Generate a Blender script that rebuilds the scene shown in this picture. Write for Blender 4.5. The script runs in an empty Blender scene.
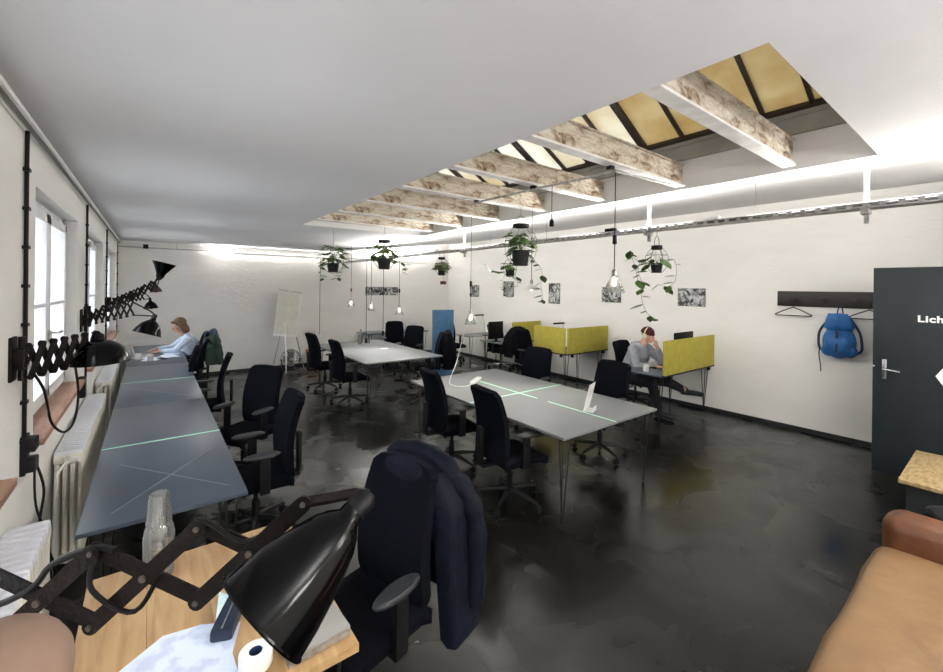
import bpy, bmesh, math, random
from mathutils import Vector, Matrix, Euler
random.seed(7)
S = bpy.context.scene
C = S.collection
PI = math.pi

# ------------------------------------------------------------------ camera
cam = bpy.data.cameras.new('camera'); co = bpy.data.objects.new('camera', cam); C.objects.link(co)
YAW, ROLL, FPX, H = .655, .012, 417.0, 1.92
cam.sensor_width = 36; cam.lens = FPX/943*36
cam.shift_y = -(336-287.3)/943; cam.shift_x = 0
cam.clip_start = .01; cam.clip_end = 200
co.matrix_world = Matrix.Translation((0, 0, H)) @ Matrix.Rotation(-YAW, 4, 'Z') @ Matrix.Rotation(PI/2, 4, 'X') @ Matrix.Rotation(ROLL, 4, 'Z')
S.camera = co
# ------------------------------------------------------------------ world, lights, exposure
S.view_settings.view_transform = 'Standard'; S.view_settings.look = 'None'
S.view_settings.gamma = 1; S.view_settings.use_curve_mapping = False
S.view_settings.exposure = 1.58
W = bpy.data.worlds.new('overcast'); S.world = W; W.use_nodes = True
nt = W.node_tree; bg = nt.nodes['Background']
tc = nt.nodes.new('ShaderNodeTexCoord'); sx = nt.nodes.new('ShaderNodeSeparateXYZ')
rp = nt.nodes.new('ShaderNodeValToRGB')
nt.links.new(tc.outputs['Generated'], sx.inputs[0]); mrw = nt.nodes.new('ShaderNodeMapRange'); mrw.inputs['From Min'].default_value = -1; nt.links.new(sx.outputs['Z'], mrw.inputs['Value']); nt.links.new(mrw.outputs[0], rp.inputs[0])
re_ = rp.color_ramp.elements                      # overcast sky; made-up dim horizon for windows, bright band below to light the ceiling
re_[0].position = .30; re_[0].color = (.50, .52, .55, 1); re_[1].position = .78; re_[1].color = (.84, .92, 1, 1)
for p_ in (.40, .57): q_ = re_.new(p_); q_.color = (.060, .068, .088, 1)
nt.links.new(rp.outputs[0], bg.inputs[0]); bg.inputs[1].default_value = 4.6

def area(name, loc, rot, sx_, sy_, power, col=(1, .96, .9), portal=False, spread=PI):
    l = bpy.data.lights.new(name, 'AREA'); l.shape = 'RECTANGLE'; l.size = sx_; l.size_y = sy_
    l.energy = power; l.color = col; l.spread = spread
    if portal: l.cycles.is_portal = True
    o = bpy.data.objects.new(name, l); C.objects.link(o); o.location = loc; o.rotation_euler = rot
    return o
WINY = [(-1.5, .15), (.88, 2.52), (3.23, 4.87), (5.58, 7.21), (7.95, 9.56)]
for a, b in WINY:      # portals only guide the sampling of the sky through each window
    area('window_portal', (-.78, (a+b)/2, 1.72), (0, -PI/2, 0), 1.5, b-a, 1, portal=True)
# LED strips lying in the cable tray, shining up on the ceiling
TRAYX, TRAYZ = 3.62, 2.46
for y0, y1, pw in [(-2.2, -.8, 7), (-.3, 1.25, 1.8), (1.65, 2.35, 1.2), (2.6, 3.1, 1.2), (3.9, 5.2, 5), (6.0, 8.2, 10)]:
    area('tray_light', (TRAYX, (y0+y1)/2, TRAYZ+.05), (PI, 0, 0), .05, y1-y0, pw, (1, .97, .90))
    area('tray_light', (TRAYX+.02, (y0+y1)/2, TRAYZ+.05), (0, -2.03, 0), .04, y1-y0, pw*1.6+1.5, (1, .97, .90))
    area('tray_light', (TRAYX-.02, (y0+y1)/2, TRAYZ+.05), (0, 2.03, 0), .04, y1-y0, pw*1.0+1, (1, .97, .92))
area('batten_light', (2.3, 10.18, 2.60), (PI-.3, 0, 0), 2.6, .05, 20, (1, .98, .93))
area('batten_light', (5.3, 10.18, 2.72), (PI-.3, 0, 0), 2.0, .05, 14, (1, .98, .93))

FILL_LAMPS = [(1.0, -1.3), (3.1, -1.3), (5.0, -1.3), (5.4, 1.1)]     # unseen fill lamps added behind and right of the camera to brighten the room
for x, y in FILL_LAMPS[:3]:
    area('fill_lamp_light', (x, y, 2.14), (0, 0, 0), .55, .55, 13, (1, .97, .93))
    area('fill_lamp_light', (x, y, 2.22), (PI, 0, 0), .55, .55, 26, (1, .97, .93))
# ------------------------------------------------------------------ materials
MATS = {}
def mat(name, col, rough=.6, metal=0, col2=None, scale=8, bump=0, bscale=60, spec=None, detail=4, lo=.35, hi=.65, trans=0, coat=0, stretch=None, dist=0):
    if name in MATS: return MATS[name]
    m = bpy.data.materials.new(name); m.use_nodes = True; n = m.node_tree; b = n.nodes['Principled BSDF']
    b.inputs['Base Color'].default_value = (*col, 1); b.inputs['Roughness'].default_value = rough; b.inputs['Metallic'].default_value = metal
    if spec is not None: b.inputs['Specular IOR Level'].default_value = spec
    if coat: b.inputs['Coat Weight'].default_value = coat
    t = n.nodes.new('ShaderNodeTexCoord'); mp = n.nodes.new('ShaderNodeMapping'); n.links.new(t.outputs['Object'], mp.inputs[0])
    if stretch: mp.inputs['Scale'].default_value = stretch
    ns = n.nodes.new('ShaderNodeTexNoise'); ns.inputs['Scale'].default_value = scale; ns.inputs['Detail'].default_value = detail
    ns.inputs['Distortion'].default_value = dist
    n.links.new(mp.outputs[0], ns.inputs['Vector'])
    r = n.nodes.new('ShaderNodeValToRGB'); c2 = col2 or tuple(x*.88 for x in col)
    r.color_ramp.elements[0].position = lo; r.color_ramp.elements[0].color = (*c2, 1)
    r.color_ramp.elements[1].position = hi; r.color_ramp.elements[1].color = (*col, 1)
    n.links.new(ns.outputs['Fac'], r.inputs[0]); n.links.new(r.outputs[0], b.inputs['Base Color'])
    if bump:
        n2 = n.nodes.new('ShaderNodeTexNoise'); n2.inputs['Scale'].default_value = bscale; n2.inputs['Detail'].default_value = 3
        n.links.new(mp.outputs[0], n2.inputs['Vector'])
        bp = n.nodes.new('ShaderNodeBump'); bp.inputs['Strength'].default_value = bump; bp.inputs['Distance'].default_value = .02
        n.links.new(n2.outputs['Fac'], bp.inputs['Height']); n.links.new(bp.outputs[0], b.inputs['Normal'])
    MATS[name] = m; return m
def emis(name, col, st):
    m = bpy.data.materials.new(name); m.use_nodes = True; b = m.node_tree.nodes['Principled BSDF']
    b.inputs['Base Color'].default_value = (*col, 1); b.inputs['Emission Color'].default_value = (*col, 1); b.inputs['Emission Strength'].default_value = st
    return m
def glassy(name, tint=(1, 1, 1), fac=.12, rough=.03, milky=0):
    m = bpy.data.materials.new(name); m.use_nodes = True; n = m.node_tree; n.nodes.remove(n.nodes['Principled BSDF'])
    o = n.nodes['Material Output']; mx = n.nodes.new('ShaderNodeMixShader'); tr = n.nodes.new('ShaderNodeBsdfTransparent'); gl = n.nodes.new('ShaderNodeBsdfGlossy')
    tr.inputs[0].default_value = (*tint, 1); gl.inputs['Roughness'].default_value = rough
    lw = n.nodes.new('ShaderNodeLayerWeight'); lw.inputs[0].default_value = .35
    mr = n.nodes.new('ShaderNodeMapRange'); mr.inputs['To Min'].default_value = fac*.5; mr.inputs['To Max'].default_value = min(1, fac*5)
    n.links.new(lw.outputs['Fresnel'], mr.inputs['Value']); n.links.new(mr.outputs[0], mx.inputs[0])
    n.links.new(tr.outputs[0], mx.inputs[1]); n.links.new(gl.outputs[0], mx.inputs[2])
    if milky:
        df = n.nodes.new('ShaderNodeBsdfTranslucent'); m2 = n.nodes.new('ShaderNodeMixShader'); m2.inputs[0].default_value = milky
        n.links.new(mx.outputs[0], m2.inputs[1]); n.links.new(df.outputs[0], m2.inputs[2]); n.links.new(m2.outputs[0], o.inputs[0])
    else: n.links.new(mx.outputs[0], o.inputs[0])
    return m
M_wall = mat('painted_plaster', (.81, .795, .765), .85, col2=(.775, .76, .73), scale=1.5, bump=.2, bscale=9, stretch=(1, 1, 3))
M_ceil = mat('ceiling_paint', (.76, .76, .765), .9, col2=(.72, .72, .73), scale=1.2, bump=.25, bscale=6)
M_frame = mat('window_paint', (.83, .84, .86), .4, bump=0)
M_sill = mat('sill_wood', (.42, .24, .16), .4, col2=(.30, .15, .09), scale=6, stretch=(8, 1, 8))
M_black = mat('black_plastic', (.005, .005, .006), .5, spec=.25)
M_bmetal = mat('black_metal', (.015, .014, .014), .35, metal=.3)
M_fabric = mat('black_upholstery', (.0028, .0036, .0075), .9, col2=(.002, .0024, .0045), scale=40, bump=.2, bscale=300, spec=.12)
M_pad = mat('armrest_pad', (.020, .022, .026), .5)
M_chrome = mat('chrome', (.75, .75, .76), .18, metal=1)
M_steel = mat('galvanised_steel', (.52, .51, .49), .4, metal=.85, col2=(.3, .29, .28), scale=30)
M_white = mat('white_enamel', (.82, .82, .80), .35, col2=(.78, .78, .76))
M_rad = mat('radiator_enamel', (.80, .77, .68), .35, col2=(.74, .71, .62), scale=5)
M_radtop = mat('radiator_cap', (.84, .86, .92), .3)
M_rust = mat('rusty_iron', (.011, .0055, .004), .5, col2=(.004, .0025, .0025), spec=.2, scale=25, bump=.2, bscale=80)
M_shade = mat('black_enamel', (.0012, .0012, .0016), .12, spec=.2)
M_tape = mat('green_tape', (.45, .85, .62), .5, col2=(.4, .8, .56))
M_cable = mat('black_cable', (.006, .005, .005), .5, spec=.25)
M_gcable = mat('grey_cable', (.12, .12, .12), .5)
M_wcable = mat('white_cable', (.8, .8, .78), .45)
M_yellow = mat('mustard_felt', (.42, .36, .055), .9, col2=(.37, .315, .045), scale=12, bump=.1, bscale=200)
M_blue = mat('blue_felt', (.055, .145, .27), .9, col2=(.045, .12, .225), scale=12)
M_leaf = mat('leaf_green', (.10, .19, .035), .45, col2=(.035, .085, .018), scale=18)
M_leaf2 = mat('leaf_lime', (.36, .46, .08), .45, col2=(.2, .32, .06), scale=18)
M_stem = mat('stem_green', (.11, .16, .05), .6)
M_pot = mat('black_pot', (.012, .012, .012), .5)
M_skin = mat('skin', (.62, .36, .26), .5, col2=(.56, .31, .22), scale=30)
M_pane_c = glassy('clear_glass')
M_glass = glassy('drinking_glass', (.97, .98, .97), .22, .06, milky=.13)
M_bulb = emis('bulb_glow', (1, .93, .8), 3)
M_led = emis('led_strip', (1, .97, .98), 1.2)
M_paper = mat('paper', (.80, .84, .93), .8, col2=(.70, .75, .88), scale=9)
M_pine = mat('pine_board', (.50, .325, .16), .4, col2=(.36, .20, .08), scale=3.0, stretch=(9, 1.1, 9), detail=6, lo=.3, hi=.6, dist=.6)
M_leather = mat('tan_leather', (.215, .125, .056), .45, col2=(.165, .090, .038), scale=3, bump=.25, bscale=14, dist=.8)
M_leatherd = mat('cognac_leather', (.15, .055, .022), .38, col2=(.09, .032, .012), scale=5, bump=.2, bscale=25)
M_wire = mat('dark_wire', (.05, .05, .05), .5, metal=.5)
M_grout = mat('dark_paint', (.012, .014, .016), .5)

# floor: worn dark sealed screed
def floor_mat():
    m = bpy.data.materials.new('sealed_screed'); m.use_nodes = True; n = m.node_tree; b = n.nodes['Principled BSDF']
    t = n.nodes.new('ShaderNodeTexCoord')
    def noise(scale, det, dis=0, vec=None):
        x = n.nodes.new('ShaderNodeTexNoise'); x.inputs['Scale'].default_value = scale; x.inputs['Detail'].default_value = det; x.inputs['Distortion'].default_value = dis
        n.links.new(vec or t.outputs['Object'], x.inputs['Vector']); return x
    a = noise(.9, 6, .6); r = n.nodes.new('ShaderNodeValToRGB'); n.links.new(a.outputs['Fac'], r.inputs[0])
    e = r.color_ramp.elements; e[0].position = .35; e[0].color = (.0030, .0030, .0026, 1); e[1].position = .75; e[1].color = (.015, .014, .011, 1)
    s = noise(1.6, 10, .7); r2 = n.nodes.new('ShaderNodeValToRGB'); n.links.new(s.outputs['Fac'], r2.inputs[0])
    e = r2.color_ramp.elements; e[0].position = .56; e[0].color = (0, 0, 0, 1); e[1].position = .86; e[1].color = (.035, .034, .031, 1)
    mx = n.nodes.new('ShaderNodeMix'); mx.data_type = 'RGBA'; mx.blend_type = 'ADD'; mx.inputs[0].default_value = .8
    n.links.new(r.outputs[0], mx.inputs[6]); n.links.new(r2.outputs[0], mx.inputs[7]); n.links.new(mx.outputs[2], b.inputs['Base Color'])
    g = noise(1.7, 5, 1); mr = n.nodes.new('ShaderNodeMapRange'); mr.inputs['From Min'].default_value = .3; mr.inputs['From Max'].default_value = .7
    mr.inputs['To Min'].default_value = .16; mr.inputs['To Max'].default_value = .36; n.links.new(g.outputs['Fac'], mr.inputs['Value']); n.links.new(mr.outputs[0], b.inputs['Roughness'])
    bn = noise(14, 4, .5); bp = n.nodes.new('ShaderNodeBump'); bp.inputs['Strength'].default_value = .08; bp.inputs['Distance'].default_value = .01
    n.links.new(bn.outputs['Fac'], bp.inputs['Height']); n.links.new(bp.outputs[0], b.inputs['Normal'])
    return m
M_floor = floor_mat()
def peel_mat(name, light, dark):
    m = bpy.data.materials.new(name); m.use_nodes = True; n = m.node_tree; b = n.nodes['Principled BSDF']; b.inputs['Roughness'].default_value = .75
    t = n.nodes.new('ShaderNodeTexCoord'); mp = n.nodes.new('ShaderNodeMapping'); mp.inputs['Scale'].default_value = (1, 2.5, 2.5); n.links.new(t.outputs['Object'], mp.inputs[0])
    x = n.nodes.new('ShaderNodeTexNoise'); x.inputs['Scale'].default_value = 7; x.inputs['Detail'].default_value = 10; x.inputs['Roughness'].default_value = .75; x.inputs['Distortion'].default_value = .5
    n.links.new(mp.outputs[0], x.inputs['Vector'])
    r = n.nodes.new('ShaderNodeValToRGB'); n.links.new(x.outputs['Fac'], r.inputs[0])
    e = r.color_ramp.elements; e[0].position = .36; e[0].color = (*dark, 1); e[1].position = .60; e[1].color = (*light, 1)
    k = e.new(.43); k.color = (.30, .21, .145, 1); k = e.new(.49); k.color = (.45, .39, .31, 1)
    n.links.new(r.outputs[0], b.inputs['Base Color'])
    bp = n.nodes.new('ShaderNodeBump'); bp.inputs['Strength'].default_value = .4; bp.inputs['Distance'].default_value = .01
    n.links.new(x.outputs['Fac'], bp.inputs['Height']); n.links.new(bp.outputs[0], b.inputs['Normal'])
    return m
M_peel = peel_mat('peeling_beam_paint', (.62, .58, .50), (.09, .055, .035))
def pane_mat(name, c1, c2):
    m = bpy.data.materials.new(name); m.use_nodes = True; n = m.node_tree; n.nodes.remove(n.nodes['Principled BSDF']); o = n.nodes['Material Output']
    t = n.nodes.new('ShaderNodeTexCoord'); x = n.nodes.new('ShaderNodeTexNoise'); x.inputs['Scale'].default_value = 2.5; x.inputs['Detail'].default_value = 6
    n.links.new(t.outputs['Object'], x.inputs['Vector']); r = n.nodes.new('ShaderNodeValToRGB'); n.links.new(x.outputs['Fac'], r.inputs[0])
    e = r.color_ramp.elements; e[0].position = .35; e[0].color = (*c2, 1); e[1].position = .62; e[1].color = (*c1, 1)
    tl = n.nodes.new('ShaderNodeBsdfTranslucent'); df = n.nodes.new('ShaderNodeBsdfDiffuse'); mx = n.nodes.new('ShaderNodeMixShader'); mx.inputs[0].default_value = .25
    n.links.new(r.outputs[0], tl.inputs[0]); n.links.new(r.outputs[0], df.inputs[0]); n.links.new(tl.outputs[0], mx.inputs[1]); n.links.new(df.outputs[0], mx.inputs[2]); n.links.new(mx.outputs[0], o.inputs[0])
    return m
M_amber = pane_mat('amber_wired_glass', (.33, .28, .19), (.25, .185, .095))
M_cream = pane_mat('cream_wired_glass', (.44, .42, .37), (.36, .31, .23))
M_slate = mat('slate_linoleum', (.070, .088, .118), .28, col2=(.060, .076, .102), scale=3)
M_greytop = mat('grey_linoleum', (.165, .172, .177), .38, col2=(.15, .157, .162), scale=3)
M_edge = mat('plywood_edge', (.62, .54, .42), .6)
M_osb = mat('osb_board', (.38, .28, .14), .6, col2=(.22, .15, .06), scale=14, stretch=(1, 3, 1), detail=8)

# ------------------------------------------------------------------ mesh helpers
def T(x, y, z): return Matrix.Translation((x, y, z))
def RZ(a): return Matrix.Rotation(a, 4, 'Z')
def RX(a): return Matrix.Rotation(a, 4, 'X')
def RY(a): return Matrix.Rotation(a, 4, 'Y')
class MB:
    def __init__(s): s.v = []; s.f = []
    def add(s, vs, fs, mx=None):
        n = len(s.v)
        s.v += [tuple(mx @ Vector(v)) if mx else tuple(v) for v in vs]
        s.f += [tuple(i+n for i in f) for f in fs]; return s
    def box(s, x0, x1, y0, y1, z0, z1, mx=None, bev=0):
        bm = bmesh.new(); bmesh.ops.create_cube(bm, size=1)
        for v in bm.verts: v.co = Vector((x0 if v.co.x < 0 else x1, y0 if v.co.y < 0 else y1, z0 if v.co.z < 0 else z1))
        if bev: bmesh.ops.bevel(bm, geom=bm.edges[:], offset=bev, segments=2, affect='EDGES', profile=.6)
        bm.verts.index_update(); s.add([v.co[:] for v in bm.verts], [[v.index for v in f.verts] for f in bm.faces], mx); bm.free(); return s
    def tube(s, pts, r, seg=8, mx=None, closed=False, cap=True):
        P = [Vector(p) for p in pts]; n = len(P); rs = r if isinstance(r, (list, tuple)) else [r]*n
        vs, fs = [], []; prev = None
        for i, p in enumerate(P):
            a = P[(i-1) % n] if (closed or i > 0) else p; b = P[(i+1) % n] if (closed or i < n-1) else p
            d = (b-a); d = d.normalized() if d.length > 1e-9 else Vector((0, 0, 1))
            if prev is None:
                u = d.orthogonal().normalized()
            else:
                u = prev - d*prev.dot(d); u = u.normalized() if u.length > 1e-6 else d.orthogonal().normalized()
            prev = u; w = d.cross(u)
            for k in range(seg):
                t = 2*PI*k/seg; vs.append(p+(u*math.cos(t)+w*math.sin(t))*rs[i])
        m = n if closed else n-1
        for i in range(m):
            j = (i+1) % n
            for k in range(seg): fs.append((i*seg+k, i*seg+(k+1) % seg, j*seg+(k+1) % seg, j*seg+k))
        if cap and not closed: fs.append(tuple(range(seg))[::-1]); fs.append(tuple((n-1)*seg+k for k in range(seg)))
        return s.add(vs, fs, mx)
    def lathe(s, prof, mx=None, seg=24, sq=1):
        vs, fs = [], []; n = len(prof)
        for r, z in prof:
            for k in range(seg): t = 2*PI*k/seg; vs.append((r*math.cos(t), r*sq*math.sin(t), z))
        for i in range(n-1):
            for k in range(seg): fs.append((i*seg+k, i*seg+(k+1) % seg, (i+1)*seg+(k+1) % seg, (i+1)*seg+k))
        if prof[0][0] > 1e-4: fs.append(tuple(range(seg))[::-1])
        if prof[-1][0] > 1e-4: fs.append(tuple((n-1)*seg+k for k in range(seg)))
        return s.add(vs, fs, mx)
    def shell(s, prof, mx=None, seg=24, th=.003):      # open vessel: outside and inside surfaces
        pr = list(prof) + [(max(r-th, .0005), z) for r, z in reversed(prof)]
        vs, fs = [], []; n = len(pr)
        for r, z in pr:
            for k in range(seg): t = 2*PI*k/seg; vs.append((r*math.cos(t), r*math.sin(t), z))
        for i in range(n):
            j = (i+1) % n
            for k in range(seg): fs.append((i*seg+k, i*seg+(k+1) % seg, j*seg+(k+1) % seg, j*seg+k))
        return s.add(vs, fs, mx)
    def prism(s, poly, t, mx=None):                 # polygon in XY, extruded 0..t in Z
        n = len(poly); vs = [(x, y, 0) for x, y in poly]+[(x, y, t) for x, y in poly]
        fs = [tuple(range(n))[::-1], tuple(range(n, 2*n))]+[(i, (i+1) % n, n+(i+1) % n, n+i) for i in range(n)]
        return s.add(vs, fs, mx)
    def grid(s, fn, nu, nv, th=0, mx=None):           # surface fn(u,v) -> point, optionally thickened along its normal
        P = [[Vector(fn(i/nu, j/nv)) for j in range(nv+1)] for i in range(nu+1)]
        vs = [p for row in P for p in row]; fs = []; w = nv+1
        for i in range(nu):
            for j in range(nv): fs.append((i*w+j, (i+1)*w+j, (i+1)*w+j+1, i*w+j+1))
        if th:
            N = []
            for i in range(nu+1):
                for j in range(nv+1):
                    a = P[min(i+1, nu)][j]-P[max(i-1, 0)][j]; b = P[i][min(j+1, nv)]-P[i][max(j-1, 0)]
                    nn = a.cross(b); N.append(nn.normalized() if nn.length > 1e-9 else Vector((0, 0, 1)))
            m = len(vs); vs = vs+[v-n_*th for v, n_ in zip(vs, N)]
            fs = fs+[tuple(m+k for k in f[::-1]) for f in fs]
            for i in range(nu):
                fs.append((i*w, m+i*w, m+(i+1)*w, (i+1)*w)); fs.append((i*w+nv, (i+1)*w+nv, m+(i+1)*w+nv, m+i*w+nv))
            for j in range(nv):
                fs.append((j, j+1, m+j+1, m+j)); fs.append((nu*w+j, m+nu*w+j, m+nu*w+j+1, nu*w+j+1))
        return s.add(vs, fs, mx)
    def build(s, name, m, parent=None, flat=False, loc=None):
        me = bpy.data.meshes.new(name); me.from_pydata(s.v, [], s.f); me.validate(); me.update()
        bm = bmesh.new(); bm.from_mesh(me); bmesh.ops.recalc_face_normals(bm, faces=bm.faces[:]); bm.to_mesh(me); bm.free()
        if not flat:
            me.shade_smooth(); me.set_sharp_from_angle(angle=math.radians(38))
        if m: me.materials.append(m)
        o = bpy.data.objects.new(name, me); C.objects.link(o)
        if parent: o.parent = parent
        if loc: o.location = loc
        return o
def tag(o, label=None, cat=None, group=None, kind=None):
    if label: o['label'] = label
    if cat: o['category'] = cat
    if group: o['group'] = group
    if kind: o['kind'] = kind
    return o
def thing(name, label, cat, loc=(0, 0, 0), rz=0, group=None):
    o = bpy.data.objects.new(name, None); C.objects.link(o); o.location = loc; o.rotation_euler = (0, 0, rz); o.empty_display_size = .1
    return tag(o, label, cat, group)
def struct(o, label=None): return tag(o, label, None, None, 'structure')
def dup(o, parent=None):
    kids = [c for c in o.children]
    c = o.copy(); C.objects.link(c)
    if parent: c.parent = parent
    for k in kids: dup(k, c)
    return c
def track(d, up='Z'):
    return Vector(d).to_track_quat('Z', 'Y').to_matrix().to_4x4()
def arc(c, r, a0, a1, n, plane='xz'):
    o = []
    for i in range(n+1):
        a = a0+(a1-a0)*i/n; x, y = r*math.cos(a), r*math.sin(a)
        o.append((c[0]+x, c[1], c[2]+y) if plane == 'xz' else (c[0]+x, c[1]+y, c[2]) if plane == 'xy' else (c[0], c[1]+x, c[2]+y))
    return o
def smooth_path(pts, n=6):
    P = [Vector(p) for p in pts]; out = []
    for i in range(len(P)-1):
        p0 = P[max(i-1, 0)]; p1 = P[i]; p2 = P[i+1]; p3 = P[min(i+2, len(P)-1)]
        for k in range(n):
            t = k/n; out.append(.5*((2*p1)+(-p0+p2)*t+(2*p0-5*p1+4*p2-p3)*t*t+(-p0+3*p1-3*p2+p3)*t**3))
    out.append(P[-1]); return out

# ------------------------------------------------------------------ room shell
XL, XR, YB, YF, ZC, ZR = -.5, 7.08, 10.37, -2.6, 2.74, 3.18
SX0, SX1, SY0, SY1 = 1.61, 3.44, .5, 5.85
struct(MB().box(XL-.3, XR+.3, YF-.2, YB+.2, -.15, 0).build('floor', M_floor))
def zc(x): return ZC if x <= SX1 else ZC+(ZR-ZC)*(x-SX1)/(XR-SX1)
# ceiling: flat part with the skylight opening, part beyond rises gently to the right wall
cm = MB(); t_ = .12
cm.box(XL-.3, SX0, YF-.2, YB+.2, ZC, ZC+t_)
cm.box(SX0, SX1, YF-.2, SY0, ZC, ZC+t_); cm.box(SX0, SX1, SY1, YB+.2, ZC, ZC+t_)
xe = XR+.3; ze = zc(xe)
cm.add([(SX1, YF-.2, ZC), (xe, YF-.2, ze), (xe, YB+.2, ze), (SX1, YB+.2, ZC), (SX1, YF-.2, ZC+t_), (xe, YF-.2, ze+t_), (xe, YB+.2, ze+t_), (SX1, YB+.2, ZC+t_)],
       [(0, 3, 2, 1), (4, 5, 6, 7), (0, 1, 5, 4), (1, 2, 6, 5), (2, 3, 7, 6), (3, 0, 4, 7)])
struct(cm.build('ceiling', M_ceil, flat=True))
# left wall with window openings (depth .28)
WZ0, WZ1, WD = 1.07, 2.44, .32
wm = MB(); wm.box(XL-WD, XL, YF-.2, YB+.2, 0, WZ0); wm.box(XL-WD, XL, YF-.2, YB+.2, WZ1, ZC+.3)
ys = [YF-.2]+[q for w in WINY for q in w]+[YB+.2]
for i in range(0, len(ys), 2): wm.box(XL-WD, XL, ys[i], ys[i+1], WZ0, WZ1)
struct(wm.build('wall_left', M_wall, flat=True))
struct(MB().box(XL-.3, XR+.3, YB, YB+.2, 0, 3.5).build('wall_back', M_wall, flat=True))
struct(MB().box(XR, XR+.2, YF-.2, YB+.2, 0, 3.5).build('wall_right', M_wall, flat=True))
struct(MB().box(XL-.3, XR+.3, YF-.2, YF, 0, 3.5).build('wall_rear', M_wall, flat=True))
struct(MB().box(6.1, XR, -.14, -.02, 0, 3.3).build('wall_entry', M_wall, flat=True))
struct(MB().box(XL, XR, YB-.015, YB, 0, .06).build('baseboard_back', M_grout, flat=True))
struct(MB().box(XR-.015, XR, 0, YB, 0, .06).build('baseboard_right', M_grout, flat=True))
# windows
for i, (a, b) in enumerate(WINY):
    e = bpy.data.objects.new('window_%d' % (i+1), None); C.objects.link(e); e.location = (XL-.115, a, WZ0); struct(e)
    w = b-a; h = WZ1-WZ0; fx0, fx1 = -.045, .03; fr = MB()
    def fb(y0, y1, z0, z1, d0=fx0, d1=fx1): fr.box(d0, d1, y0, y1, z0, z1, bev=.006)
    fb(0, .07, 0, h); fb(w-.07, w, 0, h); fb(0, w, h-.05, h); fb(0, w, 0, .05)
    fr.build('window_frame', M_frame, e)
    for s_ in (0, 1):                                  # two casements
        c0 = .07+s_*(w/2-.07)+ (.005 if s_ else 0); c1 = w/2-.005 if s_ == 0 else w-.07
        cs = MB(); q = .072
        for bb in ((c0, c0+q, .05, h-.05), (c1-q, c1, .05, h-.05), (c0, c1, .05, .05+q), (c0, c1, h-.05-q, h-.05), (c0+q, c1-q, .685, .71)):
            cs.box(.0, .055, *bb, bev=.005)
        ca = cs.build('casement', M_frame, e)
        MB().box(.022, .028, c0+q, c1-q, .05+q, h-.05-q).build('pane', M_pane_c, ca)
    hd = MB(); hd.box(.055, .075, w/2-.012, w/2+.012, .44, .52, bev=.003); hd.tube([(.07, w/2, .5), (.11, w/2, .5), (.11, w/2+.11, .5)], .008)
    hd.build('window_handle', M_steel, e)
    sl = MB().box(XL-.115-.04, XL+.05, a-.05, b+.10, WZ0-.028, WZ0+.008, bev=.006)
    o = sl.build('trim_%d' % (i+1), M_sill); struct(o)
# skylight shaft
sh = MB(); ZT = 4.6
sh.box(SX0-.1, SX0, SY0-.1, SY1+.1, ZC+.121, ZT); sh.box(SX1, SX1+.1, SY0-.1, SY1+.1, ZC+.121, 3.10)
sh.box(SX0, SX1, SY0-.1, SY0, ZC+.121, ZT); sh.box(SX0, SX1, SY1, SY1+.1, ZC+.121, ZT)
struct(sh.build('trim_6', M_ceil, flat=True))
e = bpy.data.objects.new('window_6', None); C.objects.link(e); e.location = (SX1, SY0, 3.14); struct(e)
sl_ = .56; ang = math.atan(sl_); Lg = (SX1-SX0+.1)/math.cos(ang)
G = RY(ang)                                            # local -X runs up the slope
gf = MB(); gf.box(-.035, .05, 0, SY1-SY0, -.165, .0); gf.box(-.05, .0, 0, SY1-SY0, -.055, -.04)
gf.build('curb_flashing', mat('grey_flashing', (.33, .325, .30), .6, col2=(.26, .255, .24), scale=6), e)
yb = [.0, .307, .583, .87, 1.141, 1.474]
while yb[-1] < SY1-SY0-.3: yb += [yb[-1]+.29]
thick = [i for i in range(5, len(yb), 4)]
for i, y in enumerate(yb):
    tw = .028 if i in thick else .011
    MB().box(-Lg, .0, y-tw, y+tw, -.03, .02, mx=G).build('glazing_bar', mat('dark_glazing_bar', (.045, .03, .025), .7), e)
MB().box(-.05, .0, 0, SY1-SY0, -.035, .02, mx=G).build('lower_rail', mat('dark_glazing_bar', (.045, .03, .025), .7), e)
for i in range(len(yb)):
    y1 = yb[i+1] if i+1 < len(yb) else SY1-SY0
    MB().box(-Lg, 0, yb[i], y1, .0, .006, mx=G).build('pane', M_amber if yb[i] < 1.4 else M_cream, e)
# steel beams crossing the opening
BY = [.94, 1.68, 2.43, 3.19, 3.95, 4.72, 5.48]
bw = ['nearest beam, its paint flaking in big patches', 'second beam from the camera', 'third beam from the camera', 'fourth beam from the camera', 'fifth beam from the camera', 'sixth beam from the camera', 'farthest beam, at the back end of the skylight']
for y, l in zip(BY, bw):
    b = thing('steel_beam', 'rusty steel joist with peeling white paint across the skylight, '+l, 'beam', ((SX0+SX1)/2, y, 2.765), 0, 'steel beams across the skylight')
    w = (SX1-SX0)/2
    m = MB(); m.box(-w, w, -.018, .018, .012, .175); m.box(-w, w, -.032, .032, .168, .18)
    m.build('web', M_peel, b); m2 = MB(); m2.box(-w, w, -.04, .04, 0, .014); m2.build('bottom_flange', mat('flange_paint', (.78, .77, .76), .55, col2=(.60, .58, .55), scale=9), b)

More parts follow.
